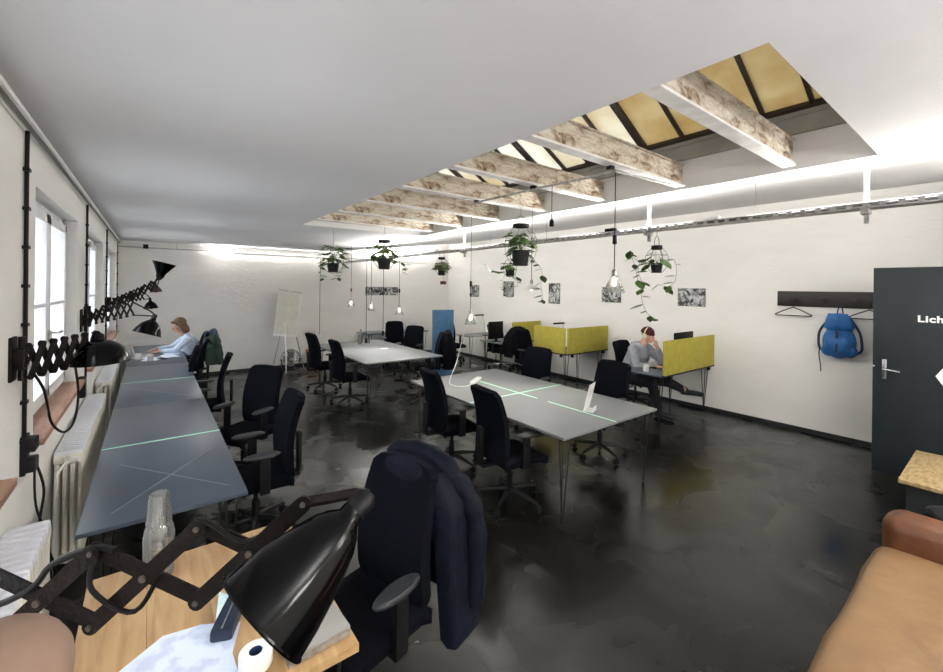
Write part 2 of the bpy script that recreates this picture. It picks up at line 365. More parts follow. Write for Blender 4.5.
# ------------------------------------------------------------------ door leaf, standing open in front of the right wall
M_door = mat('anthracite_door', (.013, .019, .022), .5, col2=(.011, .016, .0185), spec=.3, scale=4)
e = bpy.data.objects.new('door_1', None); C.objects.link(e); e.location = (6.17, -.02, .01); struct(e)
MB().box(0, .045, 0, .945, 0, 2.17, bev=.004).build('door_panel', M_door, e)
hd = MB(); hd.box(-.008, 0, .835, .872, .99, 1.20, bev=.003); h1 = hd.build('handle_plate', M_chrome, e)
MB().tube([(-.008, .853, 1.10), (-.055, .853, 1.10), (-.062, .84, 1.10), (-.062, .73, 1.09)], .011).build('lever', M_chrome, h1)
MB().tube([(0, .935, 1.12), (-.004, .935, 1.12)], .008).build('screw_head', M_white, e)
hx = MB(); hx.prism([(.10*math.cos(k*PI/3), .10*math.sin(k*PI/3)) for k in range(6)], .003, mx=T(-.0035, .39, 1.085) @ RZ(PI/2) @ RX(PI/2) @ T(0, 0, 0) @ RZ(0))
hx.build('hexagon_sign', M_white, e)
tcv = bpy.data.curves.new('txt', 'FONT'); tcv.body = 'Licht'; tcv.size = .092; tcv.extrude = .001; tcv.offset = .003; tcv.space_character = 1.08
to = bpy.data.objects.new('txt', tcv); C.objects.link(to); bpy.context.view_layer.update()
me = bpy.data.meshes.new_from_object(to.evaluated_get(bpy.context.evaluated_depsgraph_get())); bpy.data.objects.remove(to)
me.transform(Matrix.Scale(1.12, 4, (1, 0, 0))); me.materials.clear(); me.materials.append(M_white)
lt = bpy.data.objects.new('lettering', me); C.objects.link(lt); lt.parent = e; lt.location = (-.002, .618, 1.615); lt.rotation_euler = (PI/2, 0, -PI/2)

# ------------------------------------------------------------------ cable tray and rails
t = thing('cable_tray', 'perforated metal cable tray with LED strips hanging under the ceiling right of the skylight', 'cable tray', (TRAYX, 4, TRAYZ))
tr = MB(); y0, y1 = -2.4-4, 9.6-4
tr.box(-.05, .05, y0, y1, -.012, -.006)
for s_ in (-1, 1):
    tr.box(s_*.05-.002, s_*.05+.002, y0, y1, -.012, -.002); tr.box(s_*.05-.002, s_*.05+.002, y0, y1, .018, .026)
y = y0
while y < y1:
    for s_ in (-1, 1): tr.box(s_*.05-.002, s_*.05+.002, y, y+.03, -.004, .02)
    y += .08
tr.build('tray', M_steel, t)
for a, b in [(-2.2, -.8), (-.3, 1.25), (1.65, 2.35), (2.6, 3.1), (3.9, 5.2), (6.0, 8.2)]:
    MB().box(-.02, .02, a-4, b-4, .024, .034).build('led_strip', M_led, t)
for y in (.58, 2.05, 4.9, 7.8):
    m = MB(); z1 = zc(TRAYX)-TRAYZ
    m.box(-.012, .012, y-4-.012, y-4+.012, -.02, z1-.004); m.box(-.03, .03, y-4-.03, y-4+.03, z1-.006, z1)
    br = m.build('hanger_bracket', M_white, t); MB().box(-.06, .03, y-4-.02, y-4+.02, -.045, -.014).box(-.0, .02, y-4-.012, y-4+.012, -.10, -.04).build('clamp', M_steel, br)
for y in (1.2, 3.3, 4.3):
    MB().tube([(0, y-4, .02), (0, y-4, zc(TRAYX)-TRAYZ)], .002, 5).build('suspension_wire', M_gcable, t)
cb = MB()
for k in range(5):
    pts = [(random.uniform(-.035, .035), y0+ (y1-y0)*i/40, .004+random.uniform(0, .018)) for i in range(41)]
    cb.tube(smooth_path(pts, 3), .0045, 5)
cb.build('cable_bundle', M_gcable, t)
for y in (1.5, 2.45, 3.5, 5.6): MB().box(-.03, .03, y-4-.05, y-4+.05, .026, .06, bev=.005).build('junction_box', M_white if y != 2.45 else M_black, t)

t = thing('conduit_pipe', 'white conduit pipe running along the top of the left wall under the ceiling', 'conduit', (XL+.03, 4, 2.69))
MB().tube([(0, -6, 0), (0, 6.3, .01)], .016).build('pipe', M_white, t); MB().tube(smooth_path([(.005, -6+i*.6, -.03+random.uniform(-.008, .004)) for i in range(21)], 3), .008, 6).build('tied_cable', M_gcable, t)
t = thing('batten_rail', 'slim grey rail with LED battens along the top of the back wall', 'light rail', (3, 10.22, 2.62))
MB().box(-3.5, 4.0, -.02, .02, -.02, .0).build('rail', M_steel, t)
MB().box(-1.65, .5, -.12, -.03, -.055, -.01, bev=.008).build('batten_fitting', M_white, t)
MB().box(-1.6, .45, -.10, -.05, -.008, .0).build('led_strip', M_led, t)
MB().box(1.9, 3.6, -.12, -.03, -.055, -.01, bev=.008).build('batten_fitting', M_white, t)
MB().box(-3.13, -3.05, -.05, .02, -.03, .05).build('junction_box', M_black, t)
for x in (-2.6, .9, 2.0): MB().tube([(x, 0, 0), (x, 0, .12)], .004, 6).build('rail_hook', M_steel, t)

# ------------------------------------------------------------------ radiators (sectional columns)
def radiator(y0, n, ztop, label):
    r = thing('radiator', label, 'radiator', (-.415, y0, 0), 0, 'sectional radiators under the windows')
    m = MB(); mt = MB()
    for k in range(4):
        x = -.055+.0367*k; m.tube([(x, 0, .14), (x, 0, ztop-.05)], .0125, 8)
    for z in (.13, ztop-.055): m.box(-.072, .072, -.017, .017, z-.03, z+.03, bev=.012)
    mt.box(-.07, .07, -.016, .016, ztop-.04, ztop, bev=.012)
    s0 = m.build('column_section', M_rad, r); c0 = mt.build('section_cap', M_radtop, s0)
    for i in range(1, n):
        s1 = s0.copy(); C.objects.link(s1); s1.location = (0, i*.048, 0); c1 = c0.copy(); C.objects.link(c1); c1.parent = s1
    L = n*.048
    for z in (.13, ztop-.055): MB().tube([(0, -.05, z), (0, L, z)], .018).build('header_pipe', M_rad, r)
    for y in (.2, L-.2): MB().tube([(0, y, .13), (0, y, 0)], .014).build('foot', M_rad, r)
    v = MB(); v.tube([(0, -.02, ztop-.055), (0, -.10, ztop-.055), (-.04, -.13, ztop-.10), (-.055, -.13, .0)], .011); v.build('supply_pipe', M_white, r)
    v = MB(); v.tube([(0, -.075, ztop-.055), (.06, -.10, ztop-.04)], [.022, .02], 12); v.build('valve_knob', M_white, r)
radiator(1.22, 30, .86, 'cream column radiator beside the pine desk in the foreground')
radiator(3.75, 37, .83, 'cream column radiator below the nearest window with a white valve')
radiator(6.25, 30, .83, 'cream column radiator below the second window behind the large dome lamp')
radiator(8.5, 26, .83, 'cream column radiator below the farthest window, at the end of the desks')

# ------------------------------------------------------------------ tables
def hairpin(h):
    m = MB(); m.box(-.05, .05, -.05, .05, h-.006, h)
    for a in (-.045, 0, .045):
        m.tube([(a, (.04 if a == 0 else -.04), h-.004), (a*.25, 0, .012)], .006, 6)
    m.tube([(0, 0, 0), (0, 0, .02)], .011, 8); return m
def table(name, label, x0, x1, y0, y1, mt, group=None, z=.74, cat='table', legs=((0, 0), (0, 1), (1, 0), (1, 1)), tapes=(), ins=.09, th=.022):
    cx, cy = (x0+x1)/2, (y0+y1)/2; t = thing(name, label, cat, (cx, cy, 0), 0, group); w, d = (x1-x0)/2, (y1-y0)/2
    MB().box(-w, w, -d, d, z-th, z, bev=.002).build('tabletop', mt, t)
    for i, j in legs:
        m = hairpin(z-th); o = m.build('leg', M_bmetal, t); o.location = ((w-ins)*(1 if i else -1), (d-ins)*(1 if j else -1), 0)
    for a, b, c, d_ in tapes: MB().box(a-cx, b-cx, c-cy, d_-cy, z, z+.0012).build('tape', M_tape, t)
    return t
tb = []
tb.append(table('desk', 'dark slate desk nearest the camera along the window wall with a green tape line across', -.27, .45, 2.66, 5.12, M_slate, 'slate desks under the windows', tapes=[(-.27, .45, 3.905, 3.925)]))
tb.append(table('desk', 'middle dark slate desk in the window row with a pale tape line across', -.27, .45, 5.125, 7.58, M_slate, 'slate desks under the windows', tapes=[(-.27, .45, 6.35, 6.368)]))
tb.append(table('desk', 'farthest dark slate desk in the window row where the woman works', -.27, .45, 7.585, 10.0, M_slate, 'slate desks under the windows'))
for t in tb[:2]:                                       # faint pale scratches crossing the linoleum
    m = MB()
    for a in (-1, 1):
        m.box(-.45, .45, -.004, .004, .740, .7408, mx=T(.02, -.72, 0) @ RZ(a*.95)); 
    m.build('scratch', mat('scratch_grey', (.20, .22, .25), .5), t)
TX = 3.29
table('meeting_table', 'large grey four-desk table in the middle of the room crossed by green tape', 2.59, 3.99, 2.15, 4.6, M_greytop, tapes=[(2.59, 3.99, 3.372, 3.39), (TX-.009, TX+.009, 2.15, 2.95), (TX-.009, TX+.009, 3.1, 4.15)])
table('meeting_table', 'farther large grey table with glass carafes on it', 2.59, 3.99, 5.98, 8.5, M_greytop)

def divider(label, parentless, x0, x1, y0, y1, z0, z1, m, grp=None):
    t = thing('desk_divider', label, 'divider', ((x0+x1)/2, (y0+y1)/2, z0), 0, grp)
    w, d, h = (x1-x0)/2, (y1-y0)/2, z1-z0
    MB().box(-w, w, -d, d, 0, h, bev=.008).build('panel', m, t)
    MB().box(-w, w, -d-.002, d+.002, -.014, .006).build('edge_rail', M_black, t)
    for s_ in (-.8, .8):
        MB().box((w-.02)*s_-.02 if w > d else -.02, (w-.02)*s_+.02 if w > d else .02, (d-.02)*s_-.02 if d > w else -.02, (d-.02)*s_+.02 if d > w else .02, -.06, 0).build('clamp', M_black, t)
    return t
table('side_desk', 'dark desk against the right wall where the man in the hoodie works', 5.5, 7.05, 2.90, 3.62, M_slate, cat='desk', legs=((0, 0), (1, 0), (1, 1), (0, 1)))
table('side_desk', 'desk against the right wall closed in by the L-shaped mustard dividers', 5.88, 7.05, 4.86, 5.55, M_greytop, cat='desk')
table('side_desk', 'desk against the right wall carrying a black monitor beside a mustard divider', 5.86, 7.05, 6.60, 7.30, M_greytop, cat='desk')
table('side_desk', 'grey desk in the back right corner of the room', 6.05, 7.05, 7.92, 8.50, M_greytop, cat='desk')
table('back_table', 'low dark table against the back wall behind the black chairs', 4.2, 5.95, 9.62, 10.3, M_slate)
divider('mustard felt divider in front of the man at the right wall', 0, 5.50, 7.02, 2.86, 2.895, .745, 1.22, M_yellow, 'mustard felt dividers')
divider('long wing of the L-shaped mustard divider, running to the right wall', 0, 5.86, 7.05, 4.80, 4.835, .745, 1.21, M_yellow, 'mustard felt dividers')
divider('short wing of the L-shaped mustard divider, facing the room', 0, 5.82, 5.855, 4.85, 5.60, .745, 1.21, M_yellow, 'mustard felt dividers')
divider('farthest mustard felt divider, beside the black monitor', 0, 6.17, 7.03, 6.55, 6.585, .745, 1.18, M_yellow, 'mustard felt dividers')
t = thing('partition_panel', 'tall blue felt panel standing upright behind the far table', 'divider', (4.93, 7.4, 0), -.25)
MB().box(-.22, .22, -.02, .02, .02, 1.42, bev=.006).build('panel', M_blue, t)
MB().box(-.235, -.215, -.024, .024, .0, 1.43).box(.215, .235, -.024, .024, 0, 1.43).box(-.235, .235, -.024, .024, 1.415, 1.435).build('frame', mat('blue_trim', (.10, .17, .26), .5), t)
for s_ in (-1, 1): MB().box(s_*.2-.02, s_*.2+.02, -.18, .18, 0, .02).build('foot', M_steel, t)

# ------------------------------------------------------------------ office chairs
def make_chair(label, base_mat=None):
    t = thing('office_chair', label, 'office chair')
    base_mat = base_mat or M_black
    def seat(u, v):
        x = (u-.5)*.49; y = -.22+v*.47; e = max(abs(u-.5)*2, abs(v-.5)*2)
        return (x*(1-.06*v), y, .475-.035*max(0, e-.75)*4*.6-.03*max(0, v-.8)*4)
    MB().grid(seat, 12, 12, .065).build('seat', M_fabric, t)
    def back(u, v):
        a = (u-.5)*2; w = .235*(1-.10*v*v)*(1 if v < .93 else math.sqrt(max(.05, 1-((v-.93)/.075)**2*.35)))
        if v < .1: w *= .86+1.4*v
        z = .44+v*.60; y = -.235-.09*v*v+.035*math.sin(v*PI*.9)-.02*(1-a*a)*1.0
        return (a*w, y, z)
    MB().grid(back, 14, 16, .05).build('backrest', M_fabric, t)
    m = MB(); m.box(-.035, .035, -.335, -.30, .40, .72, bev=.01); m.box(-.05, .05, -.32, .0, .375, .405, bev=.008); m.build('back_support', M_black, t)
    for s_ in (-1, 1):
        a = MB(); a.box(s_*.255-.012, s_*.255+.012, -.05, .02, .40, .665, bev=.006); a.box(min(s_*.20, s_*.265), max(s_*.20, s_*.265), -.05, .02, .385, .41, bev=.006)
        ar = a.build('armrest', M_black, t)
        pd = MB(); pd.lathe([(.001, 0), (.9, 0), (1, .25), (1, .6), (.85, 1), (.001, 1.0)], mx=T(s_*.26, .01, .663) @ Matrix.Diagonal((.045, .125, .026, 1)), seg=20); pd.build('arm_pad', M_pad, ar)
    MB().tube([(0, 0, .10), (0, 0, .25), (0, 0, .25), (0, 0, .39)], [.03, .03, .018, .018], 12).build('gas_column', base_mat, t)
    MB().box(-.09, .09, -.10, .12, .365, .405, bev=.012).build('tilt_mechanism', M_black, t)
    for k in range(5):
        a = 2*PI*k/5+.3; m = MB(); m.tube([(0, 0, .115), (.12, 0, .11), (.30, 0, .078)], [.026, .022, .013], 8, mx=RZ(a)); lg = m.build('base_leg', base_mat, t)
        w = MB(); R_ = RZ(a) @ T(.30, 0, 0)
        for q in (-1, 1): w.tube([(-.0, q*.008, .028), (.0, q*.022, .028)], .028, 14, mx=R_)
        w.tube([(0, 0, .04), (0, 0, .08)], .007, 6, mx=R_); w.build('caster', M_black, lg)
    return t
proto = make_chair('x'); protoc = None
first = True
def chair(x, y, fx, fy, label, group='black office chairs', chrome=False):
    global first, proto, protoc
    a = math.atan2(fy, fx)-PI/2
    if chrome:
        if protoc is None: protoc = make_chair('x', M_chrome); c = protoc
        else: c = dup(protoc)
    else:
        if first: c = proto; first = False
        else: c = dup(proto)
    c.location = (x, y, 0); c.rotation_euler = (0, 0, a); c['label'] = label; c['group'] = group; return c
chair(.66, 3.58, -1, .0, 'black office chair nearest the camera at the window desks, beside the scissor arm')
chair(.76, 4.74, -.80, -.50, 'black office chair second along the window desks, turned towards the camera')
chair(.50, 6.05, -1, .15, 'black office chair third along the window desks, tucked in, only its side showing')
chair(.24, 6.95, -1, .05, 'black office chair pushed far under the window desks before the green jacket')
c_green = chair(.42, 7.92, -1, 0, 'black office chair with a dark green jacket hanging behind it')
c_wom = chair(.52, 8.93, -1, 0, 'black office chair the woman sits on at the far window desk')
chair(2.60, 3.70, .98, -.12, 'black office chair at the left side of the middle table, far one of two')
chair(2.58, 2.76, .98, -.12, 'black office chair at the left side of the middle table, near one of two')
chair(4.16, 2.93, -1, 0, 'black office chair at the right side of the middle table, beside the white stand')
chair(4.24, 4.17, -1, -.25, 'black office chair at the right side of the middle table, below the short mustard divider')
chair(2.58, 7.80, 1, .1, 'black office chair at the left side of the far table, beside the orange bin')
chair(2.60, 6.62, 1, 0, 'black office chair at the left side of the far table, nearer the camera')
c_coat = chair(4.15, 6.75, -.9, .45, 'black office chair draped with a black coat at the right corner of the far table')
chair(4.42, 7.95, -.8, -.5, 'black office chair behind the right side of the far table, left of the coat')
chair(4.72, 9.15, -.35, -.9, 'black office chair in front of the low table at the back wall')
chair(6.15, 8.75, .1, -1, 'black office chair right behind the blue felt panel')
chair(6.62, 7.42, 0, -1, 'black office chair with a silver star base at the desk with the monitor', chrome=True)
c_bag = chair(6.15, 6.0, .0, -1, 'black office chair covered by a black coat left of the L-shaped divider')
c_man = chair(6.32, 3.78, .0, -1, 'black office chair the man in the hoodie sits on')
c_fg = chair(.75, 1.78, -.96, -.27, 'black office chair in the foreground at the pine desk, a navy jacket over its back')

# ------------------------------------------------------------------ garments draped over chair backs (own things)
def drape(name, label, chair_, m, hang=.55, width=.27, sleeves=True, seed=1, hood=True, front=.25, cat='jacket', puff=.03):
    rnd = random.Random(seed); t = thing(name, label, cat, chair_.location[:], 0); t.rotation_euler = chair_.rotation_euler
    ph = [rnd.uniform(0, 6) for _ in range(6)]
    def sec(q):       # q from front hem (0) over the top to the back hem (1): y of front/back faces and z
        return q
    nu, nv = 32, 34; D = puff+.05
    def f(u, v):      # closed sleeve-like skin round the backrest: u runs round it, v from shoulders down
        a = 2*PI*u; ca, sa = math.cos(a), math.sin(a); z = 1.07-v*hang
        front_side = sa > 0
        w = width*(.80+.20*min(1, v*5))*(1+.16*v); x = w*math.copysign(abs(ca)**.7, ca)
        yb_ = -.37-(D*(.55+.45*min(1, v*4)))*abs(sa)**.8-.05*v; yf_ = -.30+.05*abs(sa)
        if v < .12: k_ = math.sqrt(max(0, 1-((.12-v)/.12)**2)); x *= .82+.18*k_; 
        else: k_ = 1
        wob = .012*math.sin(7*x*10+ph[0]+4*v)+.010*math.sin(13*v*6+ph[1]+x*9)
        if front_side:
            q_ = min(1, max(0, (abs(ca)-.45)/.3)); lim = front+(hang-front)*q_*q_*(3-2*q_)
            if (1.07-z) > lim: z = 1.07-lim-(v*hang-lim)*.02
        y = (yf_+(.0) if front_side else yb_-wob); mid = -.325
        y = mid+(y-mid)*(.35+.65*k_)
        z -= (.05*abs(ca)**3)*(1-v); z += .012*math.sin(ph[2]+x*22)*v
        return (x, y, z)
    mb = MB(); mb.grid(f, nu, nv)
    capv = [f(i/nu, 0) for i in range(nu)]; mb.add(capv, [tuple(range(nu))])
    mb.build('body', m, t)
    if sleeves:
        for s_ in (-1, 1):
            m2 = MB(); m2.tube(smooth_path([(s_*width*.75, -.40, .98), (s_*width*.98, -.44, .88), (s_*width*1.1, -.46, .70), (s_*width*1.08, -.45, 1.02-hang*.78)], 5), [.052+.006*math.sin(i*1.7+ph[3]) for i in range(16)], 12)
            m2.build('sleeve', m, t)
    if hood:
        m3 = MB(); m3.tube(smooth_path([(-.235, -.40, .95), (-.17, -.395, 1.03), (0, -.40, 1.06), (.17, -.395, 1.03), (.235, -.40, .95)], 5), [.025, .035, .042, .046]+[.048+.005*math.sin(i*2) for i in range(13)]+[.046, .042, .035, .025], 12)
        m3.build('collar', m, t)
    return t
M_navy = mat('navy_shell', (.0022, .0038, .012), .7, col2=(.0015, .0025, .007), spec=.2, scale=14, bump=.35, bscale=25)
M_coat = mat('black_wool', (.004, .004, .006), .9, col2=(.003, .003, .004), scale=20, bump=.3, bscale=30, spec=.15)
M_green = mat('green_shell', (.018, .036, .022), .8, col2=(.02, .04, .025), scale=14, bump=.3, bscale=30)
M_denim = mat('bluegrey_shell', (.05, .085, .13), .75, col2=(.02, .035, .06), scale=14, bump=.3, bscale=30)
drape('jacket', 'long navy padded jacket hung over the foreground office chair', c_fg, M_navy, hang=.82, width=.285, seed=3, front=.14, puff=.10)
drape('coat', 'black coat draped over the chair at the right corner of the far table', c_coat, M_coat, hang=.66, seed=5)
drape('coat', 'bulky black coat on the chair left of the L-shaped mustard divider', c_bag, M_coat, hang=.6, seed=9, puff=.08)
drape('jacket', 'dark green jacket hanging on the back of a chair at the window desks', c_green, M_green, hang=.42, width=.22, seed=11)
drape('jacket', 'blue-grey jacket over the chair of the woman at the window desks', c_wom, M_denim, hang=.32, width=.22, seed=12)

# ------------------------------------------------------------------ people
def organic(name, caps, m, parent=None, vox=.009, sm=6, extra=None):
    mb = MB()
    for p0, r0, p1, r1 in caps:
        p0, p1 = Vector(p0), Vector(p1); d = p1-p0; L = d.length; dn = d.normalized() if L > 1e-6 else Vector((0, 0, 1)); pts, rs = [], []
        for k in range(5): a = PI/2*(1-k/4.5); pts.append(p0-dn*r0*math.sin(a)); rs.append(max(r0*math.cos(a), .0005))
        for k in range(5): a = PI/2*(k+.5)/4.5; pts.append(p1+dn*r1*math.sin(a)); rs.append(max(r1*math.cos(a), .0005))
        mb.tube(pts, rs, 14)
    if extra: extra(mb)
    o = mb.build(name, m, None)
    r = o.modifiers.new('r', 'REMESH'); r.mode = 'VOXEL'; r.voxel_size = vox; r.use_smooth_shade = True
    s_ = o.modifiers.new('s', 'SMOOTH'); s_.iterations = sm; s_.factor = .5
    bpy.context.view_layer.update()
    me = bpy.data.meshes.new_from_object(o.evaluated_get(bpy.context.evaluated_depsgraph_get())); me.name = name
    bpy.data.objects.remove(o); me.shade_smooth()
    o = bpy.data.objects.new(name, me); C.objects.link(o)
    if parent: o.parent = parent
    return o
def ell(mb, c, rx, ry, rz, mx=None):
    prof = [(max(math.sin(PI*k/10), .002), -math.cos(PI*k/10)) for k in range(11)]
    mb.lathe(prof, mx=(mx or Matrix()) @ T(*c) @ Matrix.Diagonal((rx, ry, rz, 1)), seg=16)
def hand_caps(w, tip, up, side, s=1.0, curl=.5):
    """palm from wrist w towards tip; fingers curl towards -up; thumb to `side`."""
    w = Vector(w); d = (Vector(tip)-w).normalized(); up = Vector(up); up = (up-d*up.dot(d)).normalized(); sd = d.cross(up)*side; caps = []
    for k, (o_, L) in enumerate([(-.030, .062), (-.010, .072), (.010, .068), (.029, .054)]):
        kn = w+d*.085*s+sd*(-o_)*s; caps.append((w+sd*(-o_*.6)*s+d*.01, .015*s, kn, .0125*s))
        p = kn; a = .25*curl
        for j, q in enumerate((.42, .32, .26)):
            a += curl*.6; dd = d*math.cos(a)-up*math.sin(a); n = p+dd*L*q*s; caps.append((p, (.0095-.001*j)*s, n, (.0088-.001*j)*s)); p = n
    b = w+d*.025*s+sd*.028*s; k1 = b+(d*.6+sd*.75-up*.2).normalized()*.036*s; k2 = k1+(d*.9+sd*.3-up*.3).normalized()*.030*s
    caps += [(b, .014*s, k1, .011*s), (k1, .0105*s, k2, .0085*s)]
    return caps
def head(mb_caps, c, f, up=(0, 0, 1), s=1.0):
    """returns fn that adds skull, jaw, nose, ears, lips, brows"""
    f = Vector(f).normalized(); up = Vector(up); up = (up-f*up.dot(f)).normalized(); r = f.cross(up)
    B = Matrix((( r.x, f.x, up.x, c[0]), (r.y, f.y, up.y, c[1]), (r.z, f.z, up.z, c[2]), (0, 0, 0, 1))) @ Matrix.Scale(s, 4)
    def fn(mb):
        ell(mb, (0, -.012, .025), .075, .096, .088, B); ell(mb, (0, .022, -.045), .055, .066, .068, B); ell(mb, (0, .055, -.088), .026, .022, .020, B)
        mb.tube([(0, .083, .012), (0, .105, -.022), (0, .088, -.034)], [.008, .013, .009], 8, mx=B)
        for q in (-1, 1):
            ell(mb, (q*.076, -.008, -.012), .009, .018, .030, B); ell(mb, (q*.038, .062, -.030), .022, .02, .02, B); ell(mb, (q*.03, .078, .022), .02, .010, .007, B)
        ell(mb, (0, .083, -.055), .024, .010, .006, B); ell(mb, (0, .081, -.066), .020, .010, .006, B)
    return fn, B
def face_bits(B, parent, iris=(.05, .04, .03), shut=False):
    for q in (-1, 1):
        m = MB(); ell(m, (q*.030, .073, .004), .0125, .010, .0075 if not shut else .002, B); e_ = m.build('eye', mat('eye_white', (.8, .78, .75), .3), parent)
        m = MB(); ell(m, (q*.030, .080, .003), .0055, .005, .0055, B); m.build('iris', mat('iris_dark', (.03, .02, .015), .3), e_)
    m = MB(); ell(m, (0, .092, -.0605), .019, .004, .006, B); m.build('lips', mat('lips', (.50, .20, .17), .5), parent)

# man at the right wall, facing -Y (towards the divider), hand at his mouth
man = thing('person', 'man in grey hoodie and dark red beanie at the right wall, hand at mouth', 'person', (6.15, 3.83, 0))
O = Vector((6.15, 4.0, 0))
def w2(p): return tuple(Vector(p)-O)
DYM = .26
hip = (6.15, 3.98, .53); chest = (6.17, 3.82, .86); neck = (6.18, 3.74, 1.06); hc = Vector((6.18, 3.66, 1.20))
shR, shL = (5.98, 3.80, .98), (6.37, 3.78, .98)          # right arm is nearest the camera
elR, wrR = (5.91, 3.68, .735), (6.02, 3.45, .775); elL, wrL = (6.33, 3.50, .79), (6.22, 3.535, 1.03)
kn1, an1 = (6.02, 3.50, .50), (6.08, 3.42, .09); kn2, an2 = (6.33, 3.42, .50), (6.72, 3.34, .34)
hfn, HB = head(None, w2(hc), (.02, -1, -.18))
caps = [(w2(hip), .15, w2(chest), .155), (w2(chest), .155, w2((6.17, 3.78, .95)), .12), (w2((6.17, 3.77, 1.0)), .065, w2((6.18, 3.70, 1.13)), .055),
        (w2((6.02, 3.80, .97)), .07, w2((6.33, 3.79, .97)), .07), (w2(shR), .058, w2(elR), .045), (w2(elR), .042, w2(wrR), .030), (w2(shL), .058, w2(elL), .045), (w2(elL), .042, w2(wrL), .030),
        (w2((6.07, 3.95, .53)), .095, w2(kn1), .065), (w2(kn1), .062, w2(an1), .042), (w2((6.24, 3.95, .53)), .095, w2(kn2), .065), (w2(kn2), .062, w2(an2), .042)]
caps += [tuple(c) for c in hand_caps(w2(wrR), w2((6.05, 3.30, .765)), (0, 0, 1), 1, curl=.35)]
caps += [tuple(c) for c in hand_caps(w2(wrL), w2((6.19, 3.545, 1.15)), (0, -1, .1), -1, curl=.95)]
body = organic('body', caps, M_skin, man, .0075, 3, hfn)
face_bits(HB, man)
M_hood = mat('grey_sweat', (.38, .40, .44), .9, col2=(.31, .325, .37), scale=18, bump=.3, bscale=40)
hcaps = [(w2((6.15, 3.97, .50)), .178, w2(chest), .178), (w2(chest), .178, w2((6.17, 3.79, .95)), .135), (w2((6.02, 3.80, .965)), .083, w2((6.33, 3.79, .965)), .083),
         (w2(shR), .074, w2(elR), .062), (w2(elR), .058, w2(tuple(Vector(wrR)+(Vector(elR)-Vector(wrR))*.18)), .044), (w2(shL), .074, w2(elL), .062), (w2(elL), .058, w2(tuple(Vector(wrL)+(Vector(elL)-Vector(wrL))*.2)), .044),
         (w2((6.08, 3.86, 1.045)), .042, w2((6.28, 3.86, 1.045)), .042), (w2((6.09, 3.80, 1.05)), .035, w2((6.13, 3.74, 1.04)), .03), (w2((6.27, 3.80, 1.05)), .035, w2((6.23, 3.74, 1.04)), .03)]
organic('hoodie', hcaps, M_hood, man, .009, 4)
M_trou = mat('dark_denim', (.004, .005, .009), .9, col2=(.003, .0035, .006), scale=20, bump=.3, bscale=40)
tcaps = [(w2((6.07, 3.97, .52)), .118, w2(kn1), .082), (w2(kn1), .080, w2((6.075, 3.43, .14)), .065), (w2((6.23, 3.97, .52)), .118, w2(kn2), .082), (w2(kn2), .080, w2((6.66, 3.37, .36)), .062), (w2((6.08, 3.99, .52)), .13, w2((6.22, 3.99, .52)), .13)]
organic('trousers', tcaps, M_trou, man, .01, 4)
M_shoe = mat('dark_trainers', (.006, .010, .016), .6)
for a_, tip, lo_ in ((an1, (6.06, 3.20, .045), 0), (an2, (6.79, 3.12, .30), 1)):
    A = Vector(w2(a_)); B_ = Vector(w2(tip))
    s_ = organic('shoe', [(A+Vector((0, .03, -.045)), .042, A+(B_-A)*.5+Vector((0, 0, -.015)), .043), (A+(B_-A)*.5+Vector((0, 0, -.015)), .043, B_, .036), (A+Vector((0, .0, .0)), .05, A+Vector((0, 0, -.03)), .045)], M_shoe, man, .008, 3)
m = MB(); prof = [(.088*math.cos(a), .088*math.sin(a)*1.05) for a in [PI/2*k/8 for k in range(9)]]; prof[-1] = (.001, prof[-1][1])
m.lathe([(.086, -.022), (.094, -.016), (.094, .010), (.089, .014)]+prof[1:], mx=HB @ T(0, -.014, .045) @ RX(-.15) @ Matrix.Diagonal((1, 1.16, 1, 1)), seg=24)
m.build('beanie', mat('wine_knit', (.10, .022, .018), .95, col2=(.06, .012, .010), scale=60, bump=.4, bscale=120), man)
m = MB(); m.tube([HB @ Vector(p) for p in arc((0, -.01, .02), .108, -.1, PI+.1, 14)], .009, 8); hb = m.build('headphones', mat('cream_plastic', (.70, .66, .42), .5), man)
for q in (-1, 1): m = MB(); m.lathe([(.001, 0), (.036, 0), (.040, .012), (.034, .026), (.001, .028)], mx=HB @ T(q*.078, -.008, -.005) @ RY(q*PI/2), seg=18); m.build('ear_cup', mat('cream_plastic', (.70, .66, .42), .5), hb)

# woman at the far window desk, facing -X, bent over her papers
wom = thing('person', 'woman with chin-length brown hair in a pale blue shirt seated at the far window desk', 'person', (.62, 8.95, 0))
O = Vector((.70, 8.95, 0))
hc2 = Vector((.475, 8.92, 1.19))
hfn, HB2 = head(None, w2(hc2), (-1, -.08, -.45), s=1.04)
shR, shL = (.58, 8.76, .95), (.58, 9.13, .95); elR, wrR = (.42, 8.68, .79), (.20, 8.78, .775); elL, wrL = (.40, 9.18, .79), (.16, 9.08, .775)
caps = [(w2((.72, 8.95, .54)), .14, w2((.64, 8.95, .82)), .125), (w2((.64, 8.95, .82)), .125, w2((.60, 8.95, .92)), .10), (w2((.57, 8.95, .98)), .052, w2((.50, 8.93, 1.10)), .047),
        (w2((.59, 8.80, .945)), .06, w2((.59, 9.10, .945)), .06), (w2(shR), .050, w2(elR), .038), (w2(elR), .036, w2(wrR), .025), (w2(shL), .050, w2(elL), .038), (w2(elL), .036, w2(wrL), .025),
        (w2((.70, 8.86, .54)), .09, w2((.28, 8.84, .52)), .06), (w2((.28, 8.84, .52)), .056, w2((.30, 8.84, .10)), .038), (w2((.70, 9.05, .54)), .09, w2((.28, 9.06, .52)), .06), (w2((.28, 9.06, .52)), .056, w2((.30, 9.06, .10)), .038)]
